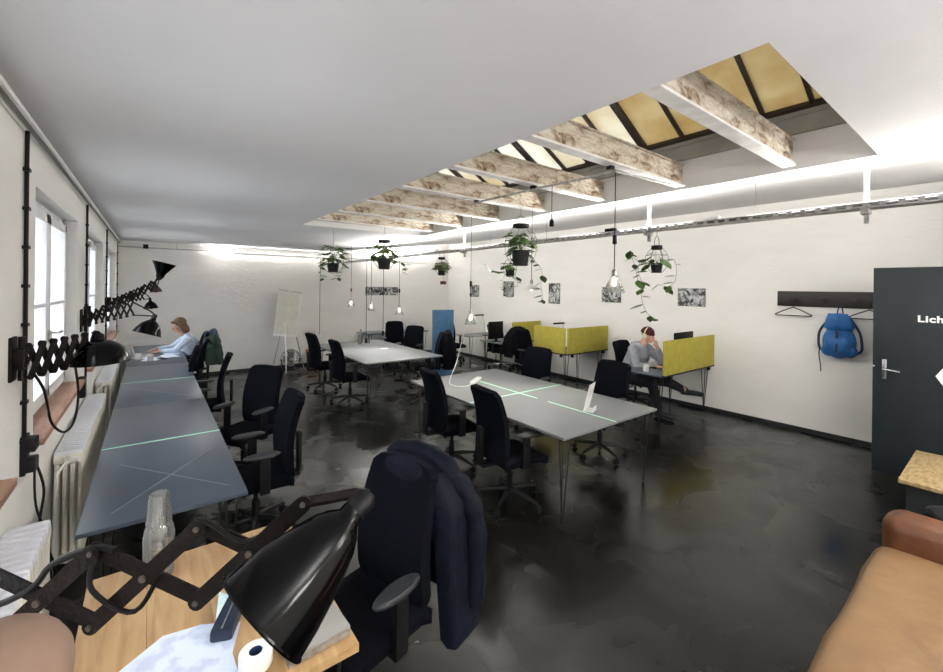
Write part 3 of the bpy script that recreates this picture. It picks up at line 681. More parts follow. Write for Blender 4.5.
caps += hand_caps(w2(wrR), w2((.08, 8.80, .765)), (0, 0, 1), -1, s=.92, curl=.4) + hand_caps(w2(wrL), w2((.05, 9.06, .765)), (0, 0, 1), 1, s=.92, curl=.4)
organic('body', caps, M_skin, wom, .0075, 3, hfn); face_bits(HB2, wom)
M_shirt = mat('pale_blue_shirt', (.62, .71, .84), .85, col2=(.52, .61, .76), scale=14, bump=.3, bscale=30)
organic('shirt', [(w2((.72, 8.95, .52)), .165, w2((.64, 8.95, .82)), .150), (w2((.64, 8.95, .82)), .150, w2((.60, 8.95, .93)), .115), (w2((.59, 8.80, .945)), .074, w2((.59, 9.10, .945)), .074),
        (w2(shR), .064, w2(elR), .052), (w2(elR), .050, w2((.25, 8.76, .78)), .038), (w2(shL), .064, w2(elL), .052), (w2(elL), .050, w2((.21, 9.10, .78)), .038), (w2((.575, 8.90, 1.02)), .035, w2((.575, 9.0, 1.02)), .035)], M_shirt, wom, .009, 4)
organic('trousers', [(w2((.70, 8.86, .53)), .11, w2((.28, 8.84, .52)), .075), (w2((.28, 8.84, .52)), .072, w2((.30, 8.84, .14)), .058), (w2((.70, 9.05, .53)), .11, w2((.28, 9.06, .52)), .075), (w2((.28, 9.06, .52)), .072, w2((.30, 9.06, .14)), .058), (w2((.73, 8.88, .52)), .12, w2((.73, 9.03, .52)), .12)], M_trou, wom, .01, 4)
for y in (8.84, 9.06): organic('shoe', [(w2((.33, y, .05)), .042, w2((.16, y, .038)), .036), (w2((.30, y, .09)), .045, w2((.28, y, .05)), .045)], M_shoe, wom, .009, 3)
def hairfn(mb):
    ell(mb, (0, -.030, .040), .090, .098, .092, HB2)
    for k in range(9):
        a = PI*.12+(PI*.76)*k/8; x = .082*math.cos(a); y = -.085*math.sin(a)+.012
        mb.tube([HB2 @ Vector(p) for p in ((x*.85, y*.9, .05), (x*1.06, y*1.08, -.03), (x*1.18, y*1.15, -.11), (x*1.08, y*1.05, -.155))], [.03, .036, .036, .018], 8)
    mb.tube([HB2 @ Vector(p) for p in ((-.055, .052, .082), (0, .072, .088), (.055, .052, .082))], [.02, .022, .02], 8)
organic('hair', [], mat('brown_hair', (.17, .095, .045), .6, col2=(.08, .042, .02), scale=40, stretch=(6, 6, 1)), wom, .007, 3, hairfn)

# ------------------------------------------------------------------ scissor lamps
def scissor(label, mount, a, b, n, hh, bw_, apex, axis, prof, up=(0, 0, 1), grp='scissor arm wall lamps', shade_m=None, links=False, thick=.005, yoke=True):
    t = thing('scissor_lamp', label, 'scissor lamp', mount, 0, grp); Mo = Vector(mount); A = Vector(a)-Mo; B_ = Vector(b)-Mo
    m = MB(); m.box(0, .012, -.05, .05, -.10, .10, bev=.004); m.box(.012, .05, -.03, .03, -.05, .05, bev=.006); m.tube([(.035, 0, -.10), (.035, 0, .10)], .014)
    m.tube([(.04, 0, 0), tuple(A)], .016, 8); m.build('wall_bracket', M_rust, t)
    d = (B_-A).normalized(); u = Vector(up); w = d.cross(u).normalized()
    def node(i, s_): return A+(B_-A)*(i/n)+u*hh*s_
    acc = MB(); out = []
    for i in range(n):
        for s_, off in ((1, .5), (-1, -.5)):
            p, q = node(i, -s_), node(i+1, s_); dd = (q-p); L = dd.length; dd.normalize(); side = w.cross(dd)
            R_ = Matrix(((dd.x, side.x, w.x, p.x+w.x*off*thick*2.4), (dd.y, side.y, w.y, p.y+w.y*off*thick*2.4), (dd.z, side.z, w.z, p.z+w.z*off*thick*2.4), (0, 0, 0, 1)))
            poly = [(-bw_*.5*math.sin(PI*k/6), -bw_*.5*math.cos(PI*k/6)) for k in range(7)]; poly = [(L+bw_*.5*math.sin(PI*k/6), -bw_*.5*math.cos(PI*k/6)) for k in range(7)]+[(-bw_*.5*math.sin(PI*k/6), bw_*.5*math.cos(PI*k/6)) for k in range(7)]
            mm = MB() if links else acc; mm.prism(poly, thick, mx=R_ @ T(0, 0, -thick/2))
            if links: mm.build('arm_link', M_rust, t)
    def piv(pp, r_, sg):
        if links: MB().tube(pp, r_, sg).build('pivot', mat('worn_rivet', (.16, .14, .12), .4, metal=.6), t)
        else: acc.tube(pp, r_, sg)
    for i in range(n+1):
        for s_ in (-1, 1): p = node(i, s_); piv([p-w*thick*2.6, p+w*thick*2.6], bw_*.17, 8)
        if i < n: p = A+(B_-A)*((i+.5)/n); piv([p-w*thick*2.6, p+w*thick*2.6], bw_*.22, 8)
    if not links: acc.build('scissor_arm', M_rust, t)
    ap = Vector(apex)-Mo; ax = Vector(axis).normalized(); R_ = T(*ap) @ track(ax)
    m = MB(); e1 = node(n, 1); e0 = node(n, -1); m.tube([e1, ap-ax*.03+(e1-ap)*.25, ap-ax*.03], bw_*.35, 8); m.tube([e0, ap-ax*.02], bw_*.3, 8); m.build('yoke', M_rust, t)
    m = MB(); m.shell(prof, mx=R_, seg=40, th=.003); rr = prof[-1]
    m.tube([R_ @ Vector((rr[0]*math.cos(2*PI*k/40), rr[0]*math.sin(2*PI*k/40), rr[1])) for k in range(40)], .0028, 6, closed=True); m.build('lamp_shade', shade_m or M_shade, t)
    m = MB(); m.lathe([(.001, -.035), (.012, -.035), (.020, -.025), (prof[0][0]*1.02, .0), (prof[0][0]*.95, .03), (.001, .03)], mx=R_); m.build('lamp_holder', M_black, t)
    m = MB(); z = prof[0][1]; m.lathe([(.001, .028), (.013, .03), (.014, .055), (.028, .09), (.030, .105), (.02, .128), (.001, .135)], mx=R_ @ Matrix.Scale(min(1, prof[-1][0]/.09), 4)); m.build('bulb', M_glass, t)
    return t, node, R_
P_fg = [(.020, 0), (.022, .016), (.034, .028), (.045, .045), (.054, .070), (.066, .107), (.075, .145), (.081, .183)]
P_bell = [(.020, 0), (.024, .02), (.045, .035), (.07, .06), (.09, .10), (.105, .14)]
P_dome = [(.02, 0), (.05, .008), (.085, .03), (.11, .065), (.122, .105), (.126, .12)]
P_cone = [(.035, 0), (.04, .03), (.05, .05), (.078, .10), (.105, .145)]
fl, fnode, FR = scissor('huge foreground scissor lamp with a black enamel shade hanging over the pine desk', (XL, 1.29, 1.27), (-.2175, 1.076, 1.348), (.213, .742, 1.483), 3, .063, .028,
    (.283, .691, 1.533), (-.1501, -.0188, -.105), P_fg, links=True, thick=.004)
m = MB(); Mo = Vector((XL, 1.29, 1.27))
cp = [fnode(1, 1)+Vector((0, 0, -.01)), fnode(1, -.2)+Vector((.0, -.02, .02)), fnode(1.4, -.9), fnode(1.7, .3), fnode(2, 1.15), fnode(2.4, .35), fnode(2.7, .5), fnode(3, 1.0), FR @ Vector((0, 0, -.03))]
m.tube(smooth_path(cp, 6), .0042, 7); m.tube(smooth_path([Vector((.05, -.02, -.02)), fnode(.2, .2), fnode(.6, .9), fnode(1, 1.1), fnode(1.2, .9)], 5), .0055, 7); m.build('lamp_cable', M_cable, fl)
scissor('scissor lamp on the wall beside the nearest window with a black dome shade facing down', (XL, 2.76, 1.57), (-.44, 2.76, 1.555), (-.24, 3.00, 1.58), 6, .072, .027, (-.215, 2.98, 1.615), (.05, 0, -1), P_dome)
scissor('scissor lamp with a wide black shade drooping over the middle slate desk', (XL, 5.10, 1.58), (-.43, 5.05, 1.60), (-.12, 4.62, 1.70), 7, .055, .018, (.02, 4.53, 1.62), (-.35, -.1, -1), P_bell)
scissor('scissor lamp reaching highest, its black cone shade tipped upwards', (XL, 5.36, 1.60), (-.42, 5.36, 1.62), (.05, 5.36, 1.93), 9, .045, .018, (.07, 5.36, 1.99), (.25, 0, 1), P_cone)
scissor('scissor lamp with a small black shade facing down, below the small brown one', (XL, 7.58, 1.62), (-.42, 7.58, 1.66), (-.08, 7.58, 1.74), 8, .05, .018, (-.01, 7.58, 1.68), (.1, 0, -1), [(a*.85, b*.85) for a, b in P_bell])
scissor('farthest scissor lamp with a small rusty brown shade', (XL, 7.85, 1.62), (-.42, 7.85, 1.66), (.02, 7.80, 1.90), 10, .045, .018, (.05, 7.79, 1.90), (.1, 0, -1), [(a*.75, b*.75) for a, b in P_bell], shade_m=mat('brown_enamel', (.05, .025, .02), .3))
# vertical wall cables with clips and the socket boxes
for y, l in ((2.955, 'thick dark cable clipped down the wall before the nearest window'), (5.385, 'dark cable clipped down the wall between the first and second window'), (7.62, 'dark cable clipped down the wall between the second and third window'), (9.93, 'thin dark cable clipped down the wall at the back left corner')):
    t = thing('clipped_cable', l, 'cable', (XL+.012, y, 2.66), 0, 'clipped wall cables'); zb = 1.02 if y < 3 else 1.0
    pts = [(0, random.uniform(-.006, .006), -i*.15) for i in range(int((2.66-zb)/.15)+1)]
    MB().tube(smooth_path(pts, 3), .009 if y < 8 else .006, 7).build('cable', M_cable, t)
    for i in range(1, 9): MB().box(-.012, .012, -.022, .022, -i*.19-.008, -i*.19+.008).build('cable_clip', M_black, t)
t = thing('power_socket', 'black double wall socket below the nearest scissor lamp', 'socket', (XL, 2.985, 1.07))
for z in (.045, -.055): MB().box(.0, .055, -.045, .045, z-.035, z+.03, bev=.008).build('socket_box', M_black, t)
MB().box(0, .02, -.05, .05, -.1, .09, bev=.004).build('back_plate', M_black, t)
t = thing('looped_cable', 'dark cable looping below the nearest scissor lamp in front of the window', 'cable', (XL+.05, 2.85, 1.5))
MB().tube(smooth_path([(0, 0, 0), (.03, .1, -.12), (.05, .16, -.30), (.09, .24, -.38), (.12, .32, -.34), (.13, .36, -.20), (.12, .30, -.02)], 8), .006, 7).build('cable', M_cable, t)
t = thing('mains_cable', 'two dark cables hanging from the wall socket down behind the radiator', 'cable', (XL+.04, 2.99, 1.0))
MB().tube(smooth_path([(0, 0, .04), (.03, .06, -.15), (.02, .03, -.35), (.07, .08, -.6), (.05, .05, -.99)], 6), .006, 7).tube(smooth_path([(0, .03, .04), (.01, .0, -.2), (.05, .03, -.4), (.06, .1, -.7), (.08, .06, -.99)], 6), .005, 7).build('cable', M_cable, t)
t = thing('power_socket', 'small dark wall socket between the first and second window', 'socket', (XL, 5.0, 1.0)); MB().box(0, .05, -.05, .05, -.09, .09, bev=.008).build('socket_box', M_black, t)

# ------------------------------------------------------------------ hanging plants
def leaf(L, w):
    m = MB()
    def f(u, v):
        s_ = math.sin(PI*min(1, u*1.02))**.75*(1-.35*u)*w; x = (v-.5)*2*s_; return (x, u*L, -.35*L*u*u-.25*abs(x))
    m.grid(f, 6, 4, .0008); return m
LV = [leaf(.115, .052), leaf(.085, .036), leaf(.14, .058)]
def planter(label, x, y, zpot, r, h, ztop, style, vines, n, seed, pot_m=None, m_leaf=None, hoop=True, spread=.16, jar=False):
    rnd = random.Random(seed); t = thing('hanging_plant', label, 'hanging plant', (x, y, zpot), 0, 'hanging plants')
    MB().shell([(r*.78, 0), (r*.80, .004), (r*.98, h*.9), (r*1.03, h), ], seg=24, th=.004).lathe([(.001, .003), (r*.78, .003), (r*.9, h*.85), (.001, h*.86)]).build('pot', pot_m or M_pot, t)
    w = MB(); R = r*1.7; top = h*2.6
    if style == 'jar':
        for k in range(6):
            a = PI*k/6*2; w.tube(smooth_path([(R*.5*math.cos(a), R*.5*math.sin(a), top), (R*math.cos(a), R*math.sin(a), top*.72), (R*1.02*math.cos(a), R*1.02*math.sin(a), top*.3), (r*.8*math.cos(a), r*.8*math.sin(a), 0)], 4), .002, 5)
        w.tube(arc((0, 0, top*.72), R, 0, 2*PI, 24, 'xy')[:-1], .002, 5, closed=True)
        w.tube(smooth_path([(-R*.5, 0, top), (-R*.4, 0, top+.07), (0, 0, top+.11), (R*.4, 0, top+.07), (R*.5, 0, top)], 5), .0025, 6); hk = top+.11
    else:
        w.tube(arc((0, 0, h*1.1), R*1.1, 0, 2*PI, 30)[:-1], .003, 6, closed=True); hk = h*1.1+R*1.1
    w.tube([(0, 0, hk), (0, 0, ztop-zpot)], .0022, 5)
    w.build('wire_hanger', M_wire, t)
    if style == 'jar': MB().shell([(R*.52, top-.012), (R*.54, top-.01), (R*.54, top+.022), (R*.52, top+.024)], th=.004).build('lid_band', M_black, t)
    f = MB(); st = MB()
    def putleaf(p, d, s_=1):
        l = LV[rnd.randrange(3)]; d = Vector(d); yaw = math.atan2(-d.x, d.y); f.add(l.v, l.f, T(*p) @ RZ(yaw) @ RX(rnd.uniform(-.5, .5)) @ Matrix.Scale(s_, 4))
    for i in range(n):
        a = rnd.uniform(0, 2*PI); q = rnd.uniform(.2, 1)*spread; z = h+rnd.uniform(-.02, .16)*(spread/.16); p = (q*math.cos(a)*.7, q*math.sin(a)*.7, z)
        st.tube(smooth_path([(0, 0, h*.8), (p[0]*.5, p[1]*.5, z*.95+.02), p], 3), .0016, 4); putleaf(p, (math.cos(a), math.sin(a), 0), rnd.uniform(.7, 1.1))
    for vn in vines:
        pts = smooth_path([(0, 0, h*.9)]+vn, 6); st.tube(pts, .0018, 5)
        for p in pts[5::3]:
            a = rnd.uniform(0, 2*PI); putleaf(p, (math.cos(a), math.sin(a), 0), rnd.uniform(.6, .95))
    f.build('foliage', m_leaf or M_leaf, t); st.build('stems', M_stem, t)
    if jar: MB().shell([(.04, -.26), (.045, -.255), (.046, -.15), (.04, -.135)], th=.003).build('glass_jar', M_glass, t)
    return t
planter('bushy hanging plant in a black pot with a wire hoop, left of the skylight end', 2.13, 6.14, 2.12, .085, .13, ZC, 'hoop', [[(.16, .05, .05), (.12, .05, -.06), (.05, 0, -.09)], [(-.15, -.05, .10), (-.20, -.04, -.02), (-.14, 0, -.1)]], 60, 3, spread=.26)
planter('hanging plant in a square-looking black pot over the far table', 2.634, 5.48, 2.162, .095, .15, 2.76, 'jar', [[(.17, -.1, .12), (.26, -.15, .06), (.22, -.1, -.04)], [(-.16, .08, .22), (-.24, .1, .3)]], 46, 4, spread=.22)
planter('small dense hanging plant in a black pot under the far end of the cable tray', 3.60, 5.46, 2.10, .06, .10, TRAYZ-.012, 'jar', [], 70, 5, spread=.10, m_leaf=mat('olive_leaf', (.17, .22, .08), .5, col2=(.08, .12, .04), scale=18))
planter('largest hanging plant in a black pot inside a wire jar frame, below the fourth beam', 3.10, 3.19, 2.155, .095, .16, 2.768, 'jar', [[(.13, -.08, .05), (.20, -.12, -.05), (.19, -.12, -.2), (.22, -.12, -.33), (.20, -.1, -.38)], [(-.12, .02, .05), (-.15, .02, -.12)]], 42, 6, spread=.2)
planter('small hanging plant in a black pot with trailing leaves above a glass jar', 3.60, 3.89, 2.06, .06, .10, TRAYZ-.012, 'hoop', [[(-.12, .08, .06), (-.22, .15, .10), (-.28, .18, .16)], [(-.1, 0, .0), (-.13, 0, -.12), (-.1, 0, -.16)], [(.1, -.03, -.02), (.13, 0, -.14)]], 12, 7, spread=.1, jar=True)
planter('hanging plant in a wire jar frame trailing a long vine over the seated man', 3.60, 1.96, 2.07, .052, .085, TRAYZ-.012, 'jar', [[(-.10, .08, .12), (-.13, .10, .02), (-.10, .08, -.10), (-.10, .08, -.24), (-.06, .05, -.36), (.0, 0, -.42)], [(.13, -.09, .12), (.15, -.10, -.05), (.10, -.06, -.12), (.02, 0, -.10)], [(-.1, .12, .10), (-.17, .16, .20), (-.15, .12, .05), (-.13, .1, -.08)]], 10, 8, spread=.11)
t = thing('hanging_ornament', 'tiny red and dark trinket dangling below the small dense plant', 'ornament', (3.62, 5.44, 1.98)); MB().tube([(0, 0, .12), (0, 0, .02)], .002, 5).build('string', M_wire, t); MB().box(-.05, -.005, -.01, .01, -.02, .03, bev=.004).box(.005, .05, -.01, .01, -.02, .03, bev=.004).build('charm', mat('dark_red', (.12, .02, .015), .6), t)

# ------------------------------------------------------------------ pendant lamps
def pendant(label, x, y, zb, ztop, power, knot=None, style='bulb', off=False):
    t = thing('pendant_lamp', label, 'pendant lamp', (x, y, zb), 0, 'pendant lamps over the tables')
    MB().tube([(0, 0, .10), (0, 0, ztop-zb)], .0035, 6).build('cord', M_cable, t)
    if knot: MB().tube([(0, 0, knot-.035), (0, 0, knot-.03), (0, 0, knot+.03), (0, 0, knot+.035)], [.004, .016, .014, .004], 8).build('inline_switch', M_black, t)
    MB().lathe([(.001, .11), (.010, .105), (.018, .09), (.018, .05), (.001, .05)]).build('lamp_holder', M_steel if style != 'socket' else M_black, t)
    if style == 'socket': return t
    if style == 'bulb': MB().shell([(.018, .06), (.03, .04), (.055, -.01), (.072, -.06)], th=.002).build('glass_shade', M_glass, t)
    else: MB().shell([(.022, .06), (.04, .045), (.075, .012), (.09, -.005)], th=.003).build('lamp_shade', M_white, t)
    bl = MB(); bl.lathe([(.001, .05), (.009, .045), (.015, .02), (.015, .0), (.009, -.014), (.001, -.016)]); bl.build('bulb', M_glass if off else M_bulb, t)
    if power:
        l = bpy.data.lights.new('bulb_light', 'SPOT'); l.energy = power; l.color = (1, .95, .88); l.shadow_soft_size = .03; l.spot_size = 1.75; l.spot_blend = .9
        o = bpy.data.objects.new('bulb_light', l); C.objects.link(o); o.location = (x, y, zb-.07)
    return t
pendant('leftmost small glass pendant above the far table', 3.2, 8.15, 1.56, ZC, 0, knot=.28)
pendant('second glass pendant above the far table, left of the long picture', 3.2, 7.18, 1.53, ZC, 18)
pendant('third glass pendant over the near end of the far table', 3.2, 6.09, 1.52, ZC, 3, knot=.33)
pendant('glass pendant over the far end of the middle table, in front of the blue panel', 3.024, 3.95, 1.542, 2.768, 6, knot=.42)
pendant('flat white shade pendant behind the largest hanging plant', 3.27, 3.19, 1.905, 2.768, 26, style='shade')
pendant('white pendant on a knotted cord in front of a small picture', 2.56, 1.70, 1.955, 2.735, 4, knot=.31, style='bulb')
pendant('bare black lamp holder hanging by its cord from the skylight conduit', 2.515, 2.24, 2.36, 2.735, 0, style='socket')
t = thing('conduit_bar', 'dark steel conduit hung below the skylight beams carrying pendant cords', 'conduit', (2.5, 2.5, 2.74)); MB().tube([(-.02, .8, 0), (0, -.0, .0), (.06, -.80, 0), (.70, -.86, .0)], .009, 8).build('pipe', M_steel, t)
for y in (.69, -.07, -.80): MB().box(-.02, .02, y-.02, y+.02, .0, .026).build('pipe_clip', M_black, t)
for x, y, z0, l in ((3.27, 7.55, .90, 'long power drop cable ending over the far table'), (3.5, 7.3, 1.05, 'thin power drop cable right of the far table carafes')):
    t = thing('drop_cable', l, 'cable', (x, y, ZC), 0); MB().tube([(0, 0, 0), (0, 0, z0-ZC)], .005, 6).build('cable', M_cable, t); MB().tube([(0, 0, z0-ZC+.02), (0, 0, z0-ZC-.07)], .022, 10).build('plug_socket', M_black, t)
t = thing('clipped_cable', 'thin vertical cable down the back wall to a white socket', 'cable', (3.28, YB, 2.6)); MB().tube([(0, -.01, 0), (0, -.01, -1.9)], .006, 6).build('cable', M_gcable, t); MB().box(-.05, .05, -.03, 0, -1.98, -1.88, bev=.006).build('socket_box', M_white, t)

# ------------------------------------------------------------------ pictures
def photo_mat(name, seed, s=1):
    m = bpy.data.materials.new(name); m.use_nodes = True; n = m.node_tree; b = n.nodes['Principled BSDF']; b.inputs['Roughness'].default_value = .4
    t = n.nodes.new('ShaderNodeTexCoord'); mp = n.nodes.new('ShaderNodeMapping'); mp.inputs['Location'].default_value = (seed*3.1, seed, seed*1.7); n.links.new(t.outputs['Object'], mp.inputs[0])
    x = n.nodes.new('ShaderNodeTexNoise'); x.inputs['Scale'].default_value = 9*s; x.inputs['Detail'].default_value = 6; x.inputs['Distortion'].default_value = 1.5; n.links.new(mp.outputs[0], x.inputs['Vector'])
    r = n.nodes.new('ShaderNodeValToRGB'); n.links.new(x.outputs['Fac'], r.inputs[0]); e = r.color_ramp.elements; e[0].position = .44; e[0].color = (.02, .022, .025, 1); e[1].position = .63; e[1].color = (.55, .56, .56, 1)
    n.links.new(r.outputs[0], b.inputs['Base Color']); return m
for i, (ya, yb_, z0, z1, l) in enumerate([(3.03, 3.47, 1.65, 1.945, 'landscape black and white photo on the right wall, right of the trailing plant'), (4.55, 4.97, 1.66, 1.955, 'landscape black and white photo on the right wall behind the knotted pendant'),
        (6.04, 6.36, 1.58, 2.03, 'upright black and white photo on the right wall above the L-shaped divider'), (7.50, 7.88, 1.70, 2.08, 'black and white photo on the right wall behind the small trailing plant'), (8.88, 9.28, 1.66, 1.98, 'farthest black and white photo on the right wall near the corner')]):
    t = thing('framed_photo', l, 'picture', (XR, (ya+yb_)/2, (z0+z1)/2), 0, 'black and white photos on the right wall'); w, h = (yb_-ya)/2, (z1-z0)/2
    MB().box(-.012, 0, -w, w, -h, h).build('backing', M_black, t); MB().box(-.014, -.0121, -w+.004, w-.004, -h+.004, h-.004).build('print', photo_mat('print', i+1), t)
t = thing('framed_photo', 'wide black and white photo strip on the back wall', 'picture', (4.93, YB, 1.79)); MB().box(-.47, .47, -.012, 0, -.11, .11).build('backing', M_black, t); MB().box(-.465, .465, -.014, -.0121, -.105, .105).build('print', photo_mat('print', 9), t)

# ------------------------------------------------------------------ coat rack, hangers, backpack
t = thing('coat_rack', 'dark brown wooden coat rack board on the right wall beside the door', 'coat rack', (XR, 1.3, 1.815))
M_dwood = mat('dark_stained_wood', (.014, .007, .005), .5, col2=(.008, .004, .003), scale=8, stretch=(1, 1, 6))
MB().box(-.03, 0, -.75, .75, -.105, .105, bev=.008).build('board', M_dwood, t)
for y in (.55, .24, -.09, -.36, -.62): MB().lathe([(.001, 0), (.014, 0), (.012, .03), (.026, .05), (.024, .065), (.001, .07)], mx=T(-.03, y, -.01) @ RY(-PI/2), seg=14).build('peg', M_dwood, t)
def hanger(y, z, label):
    t = thing('coat_hanger', label, 'coat hanger', (7.0, y, z), 0, 'coat hangers on the rack'); m = MB()
    m.tube([(0, 0, .0), (.0, .10, -.045), (0, .21, -.105), (0, .20, -.115), (0, -.20, -.115), (0, -.21, -.105), (0, -.10, -.045), (0, 0, 0)], .007, 6); m.tube([(0, 0, 0), (0, 0, .05), (.03, 0, .08), (.05, 0, .07)], .004, 6); m.build('hanger_body', M_black, t)
hanger(1.85, 1.70, 'black coat hanger on the left end of the coat rack'); hanger(1.08, 1.70, 'black coat hanger half hidden behind the door edge')
t = thing('backpack', 'bright blue hiking backpack hanging from the coat rack', 'backpack', (6.93, 1.35, 1.08))
M_bp = mat('blue_nylon', (.016, .135, .40), .5, col2=(.010, .085, .27), scale=8, bump=.5, bscale=14)
def bpf(mb):
    ell(mb, (0, 0, .20), .105, .17, .21); ell(mb, (0, 0, .42), .095, .15, .13); ell(mb, (-.03, 0, .50), .09, .125, .07); ell(mb, (-.07, 0, .18), .06, .13, .14)
organic('pack_body', [((0, -.10, .09), .08, (0, .10, .09), .08)], M_bp, t, .009, 4, bpf)
M_bpd = mat('dark_blue_webbing', (.008, .02, .06), .6)
MB().grid(lambda u, v: (-.115+.05*abs(v-.5)*2-.02*math.sin(u*PI), (v-.5)*.29*(.62+.36*u), .56-.18*u), 6, 8, .012).build('lid', M_bp, t)
for s_ in (-1, 1):
    MB().tube(smooth_path([(.04, s_*.10, .50), (.0, s_*.19, .34), (.02, s_*.21, .20), (.04, s_*.20, .10), (.04, s_*.13, .05)], 5), .014, 8).build('shoulder_strap', M_bpd, t)
MB().tube(smooth_path([(0, .19, .14), (0, .20, .02), (.0, .185, -.10), (.0, .18, -.20)], 4), .006, 6).build('loose_strap', M_bpd, t)
MB().tube(smooth_path([(.04, -.03, .54), (.04, -.02, .62), (.05, .0, .66), (.04, .02, .62), (.04, .03, .54)], 4), .007, 6).build('grab_loop', M_bpd, t)
for z in (.14, .30): MB().box(-.135, -.105, -.01, .01, z-.05, z+.05, bev=.003).build('buckle', M_bpd, t)

# ------------------------------------------------------------------ back wall things
t = thing('flip_chart', 'white flip chart on a grey tripod by the back wall', 'flip chart', (2.40, 9.95, 0))
R_ = T(0, .0, .78) @ RX(-.10) @ RY(.12)
MB().box(-.25, .25, -.012, .012, 0, 1.02, mx=R_, bev=.006).build('board', M_white, t)
MB().box(-.22, .22, -.017, -.0125, .05, .96, mx=R_).build('paper_pad', mat('flip_paper', (.76, .74, .66), .8), t); MB().box(-.25, .25, -.03, .01, .98, 1.03, mx=R_, bev=.006).build('clamp_bar', M_steel, t); MB().box(-.25, .25, -.06, -.01, -.01, .02, mx=R_).build('pen_tray', M_white, t)
MB().tube([(-.12, .0, .8), (-.30, -.12, .0)], .012).build('leg', M_steel, t); MB().tube([(.22, .0, .8), (.42, .05, .0)], .012).build('leg', M_steel, t); MB().tube([(0, .03, 1.1), (-.05, -.30, .0)], .013).build('leg', M_white, t)
t = thing('round_fan', 'round black floor fan standing under the flip chart', 'fan', (2.56, 10.12, 0))
m = MB(); 
for rr in (.06, .12, .17, .205): m.tube([(rr*math.cos(a), -.07, .23+rr*math.sin(a)) for a in [2*PI*k/32 for k in range(32)]], .004, 6, closed=True)
m.tube([(.205*math.cos(a), .05, .23+.205*math.sin(a)) for a in [2*PI*k/32 for k in range(32)]], .006, 6, closed=True)
for k in range(16): a = 2*PI*k/16; m.tube([(.03*math.cos(a), -.075, .23+.03*math.sin(a)), (.205*math.cos(a), -.07, .23+.205*math.sin(a)), (.205*math.cos(a), .05, .23+.205*math.sin(a))], .003, 5)
m.build('guard', M_bmetal, t)
MB().lathe([(.001, -.04), (.05, -.04), (.06, .06), (.001, .07)], mx=T(0, 0, .23) @ RX(-PI/2)).build('motor', M_steel, t)
for k in range(4): MB().grid(lambda u, v: (.04+.13*u, -.02+.05*(v-.5), (v-.5)*.10*(1+u*.5)), 5, 4, .003, mx=T(0, 0, .23) @ RY(k*PI/2)).build('blade', M_steel, t)
MB().tube(smooth_path([(-.2, 0, .23), (-.2, 0, .05), (-.15, -.08, .01), (.15, -.08, .01), (.2, 0, .05), (.2, 0, .23)], 5), .011).build('stand', M_bmetal, t)
t = thing('waste_bin', 'orange plastic bin by the back wall behind the far table chairs', 'bin', (3.02, 10.05, 0)); MB().shell([(.10, 0), (.105, .01), (.14, .38), (.145, .40)], th=.004).lathe([(.001, .003), (.10, .003), (.10, .006), (.001, .006)]).build('bucket', mat('orange_plastic', (.42, .12, .04), .5), t); MB().shell([(.145, .385), (.152, .39), (.152, .41), (.145, .415)], th=.006).build('rim', mat('amber_plastic', (.6, .25, .08), .5), t)
for i, (x, l) in enumerate([(4.5, 'grey wicker basket under the low back table, left one'), (5.05, 'grey wicker basket under the low back table, middle one'), (5.6, 'grey wicker basket under the low back table, right one')]):
    t = thing('basket', l, 'basket', (x, 9.95, 0), 0, 'wicker baskets under the back table'); MB().shell([(.17, 0), (.175, .01), (.205, .42), (.21, .44)], th=.012, seg=20).lathe([(.001, .003), (.17, .003), (.17, .01), (.001, .01)]).build('basket_body', mat('grey_wicker', (.26, .25, .22), .9, col2=(.12, .115, .10), scale=60, bump=.5, bscale=90), t)

# ------------------------------------------------------------------ table-top things
def carafe(name, label, x, y, z, s=1, cat='carafe', grp=None, cup=True, m=None, fat=1.0):
    t = thing(name, label, cat, (x, y, z), 0, grp)
    FM = Matrix.Diagonal((fat, fat, 1, 1))
    MB().shell([(.036*s, .004), (.040*s, .008), (.041*s, .16*s), (.036*s, .20*s), (.020*s, .235*s), (.016*s, .25*s), (.018*s, .285*s)], th=.003, seg=12, mx=FM).lathe([(.001, 0), (.036*s, 0), (.038*s, .006), (.001, .008)], seg=12, mx=FM).build('bottle', m or M_glass, t)
    if cup:
        g = tag(MB().shell([(.034, .0), (.0335, .01), (.026, .115), (.025, .120)], th=.003, seg=10, mx=FM).lathe([(.001, .112), (.024, .112), (.025, .12), (.001, .12)], seg=10, mx=FM).build('drinking_glass', M_glass, None, loc=(x, y, z+.215*s)), 'faceted drinking glass upturned over the neck of the '+cat+(' on the pine desk' if z < .75 and y < 3 else ' on the far table'), 'glass')
    return t
carafe('carafe', 'clear glass water carafe at the far edge of the pine desk', .035, 2.10, .7405, 1.0, fat=1.3)
carafe('carafe', 'clear glass carafe at the far end of the far grey table', 3.45, 8.25, .7405, 1.0, cup=False)
for x, y, l in ((3.56, 8.1, 'short water glass beside the carafe on the far table'), (3.36, 8.08, 'short water glass left of the carafe on the far table')):
    tag(MB().shell([(.028, 0), (.03, .004), (.036, .10)], th=.003).build('drinking_glass', M_glass, loc=(x, y, .7405)), l, 'glass', 'water glasses on the far table')
t = thing('paper_note', 'small white object lying on the far table in the lamp light', 'paper', (3.5, 7.25, .7405)); MB().grid(lambda u, v: (u*.15-.07, v*.10-.05, .002+.02*(u-.5)**2), 4, 4, .001).build('sheet', M_paper, t)
t = thing('power_strip', 'white power strip lying on the middle table', 'power strip', (3.22, 4.08, .741), .6); MB().box(-.15, .15, -.028, .028, 0, .038, bev=.008).build('housing', M_white, t)
for k in range(4): MB().lathe([(.001, 0), (.019, 0), (.019, .0015), (.001, .0015)], mx=T(-.1+.066*k, 0, .037)).build('outlet', mat('outlet_grey', (.35, .35, .35), .5), t)
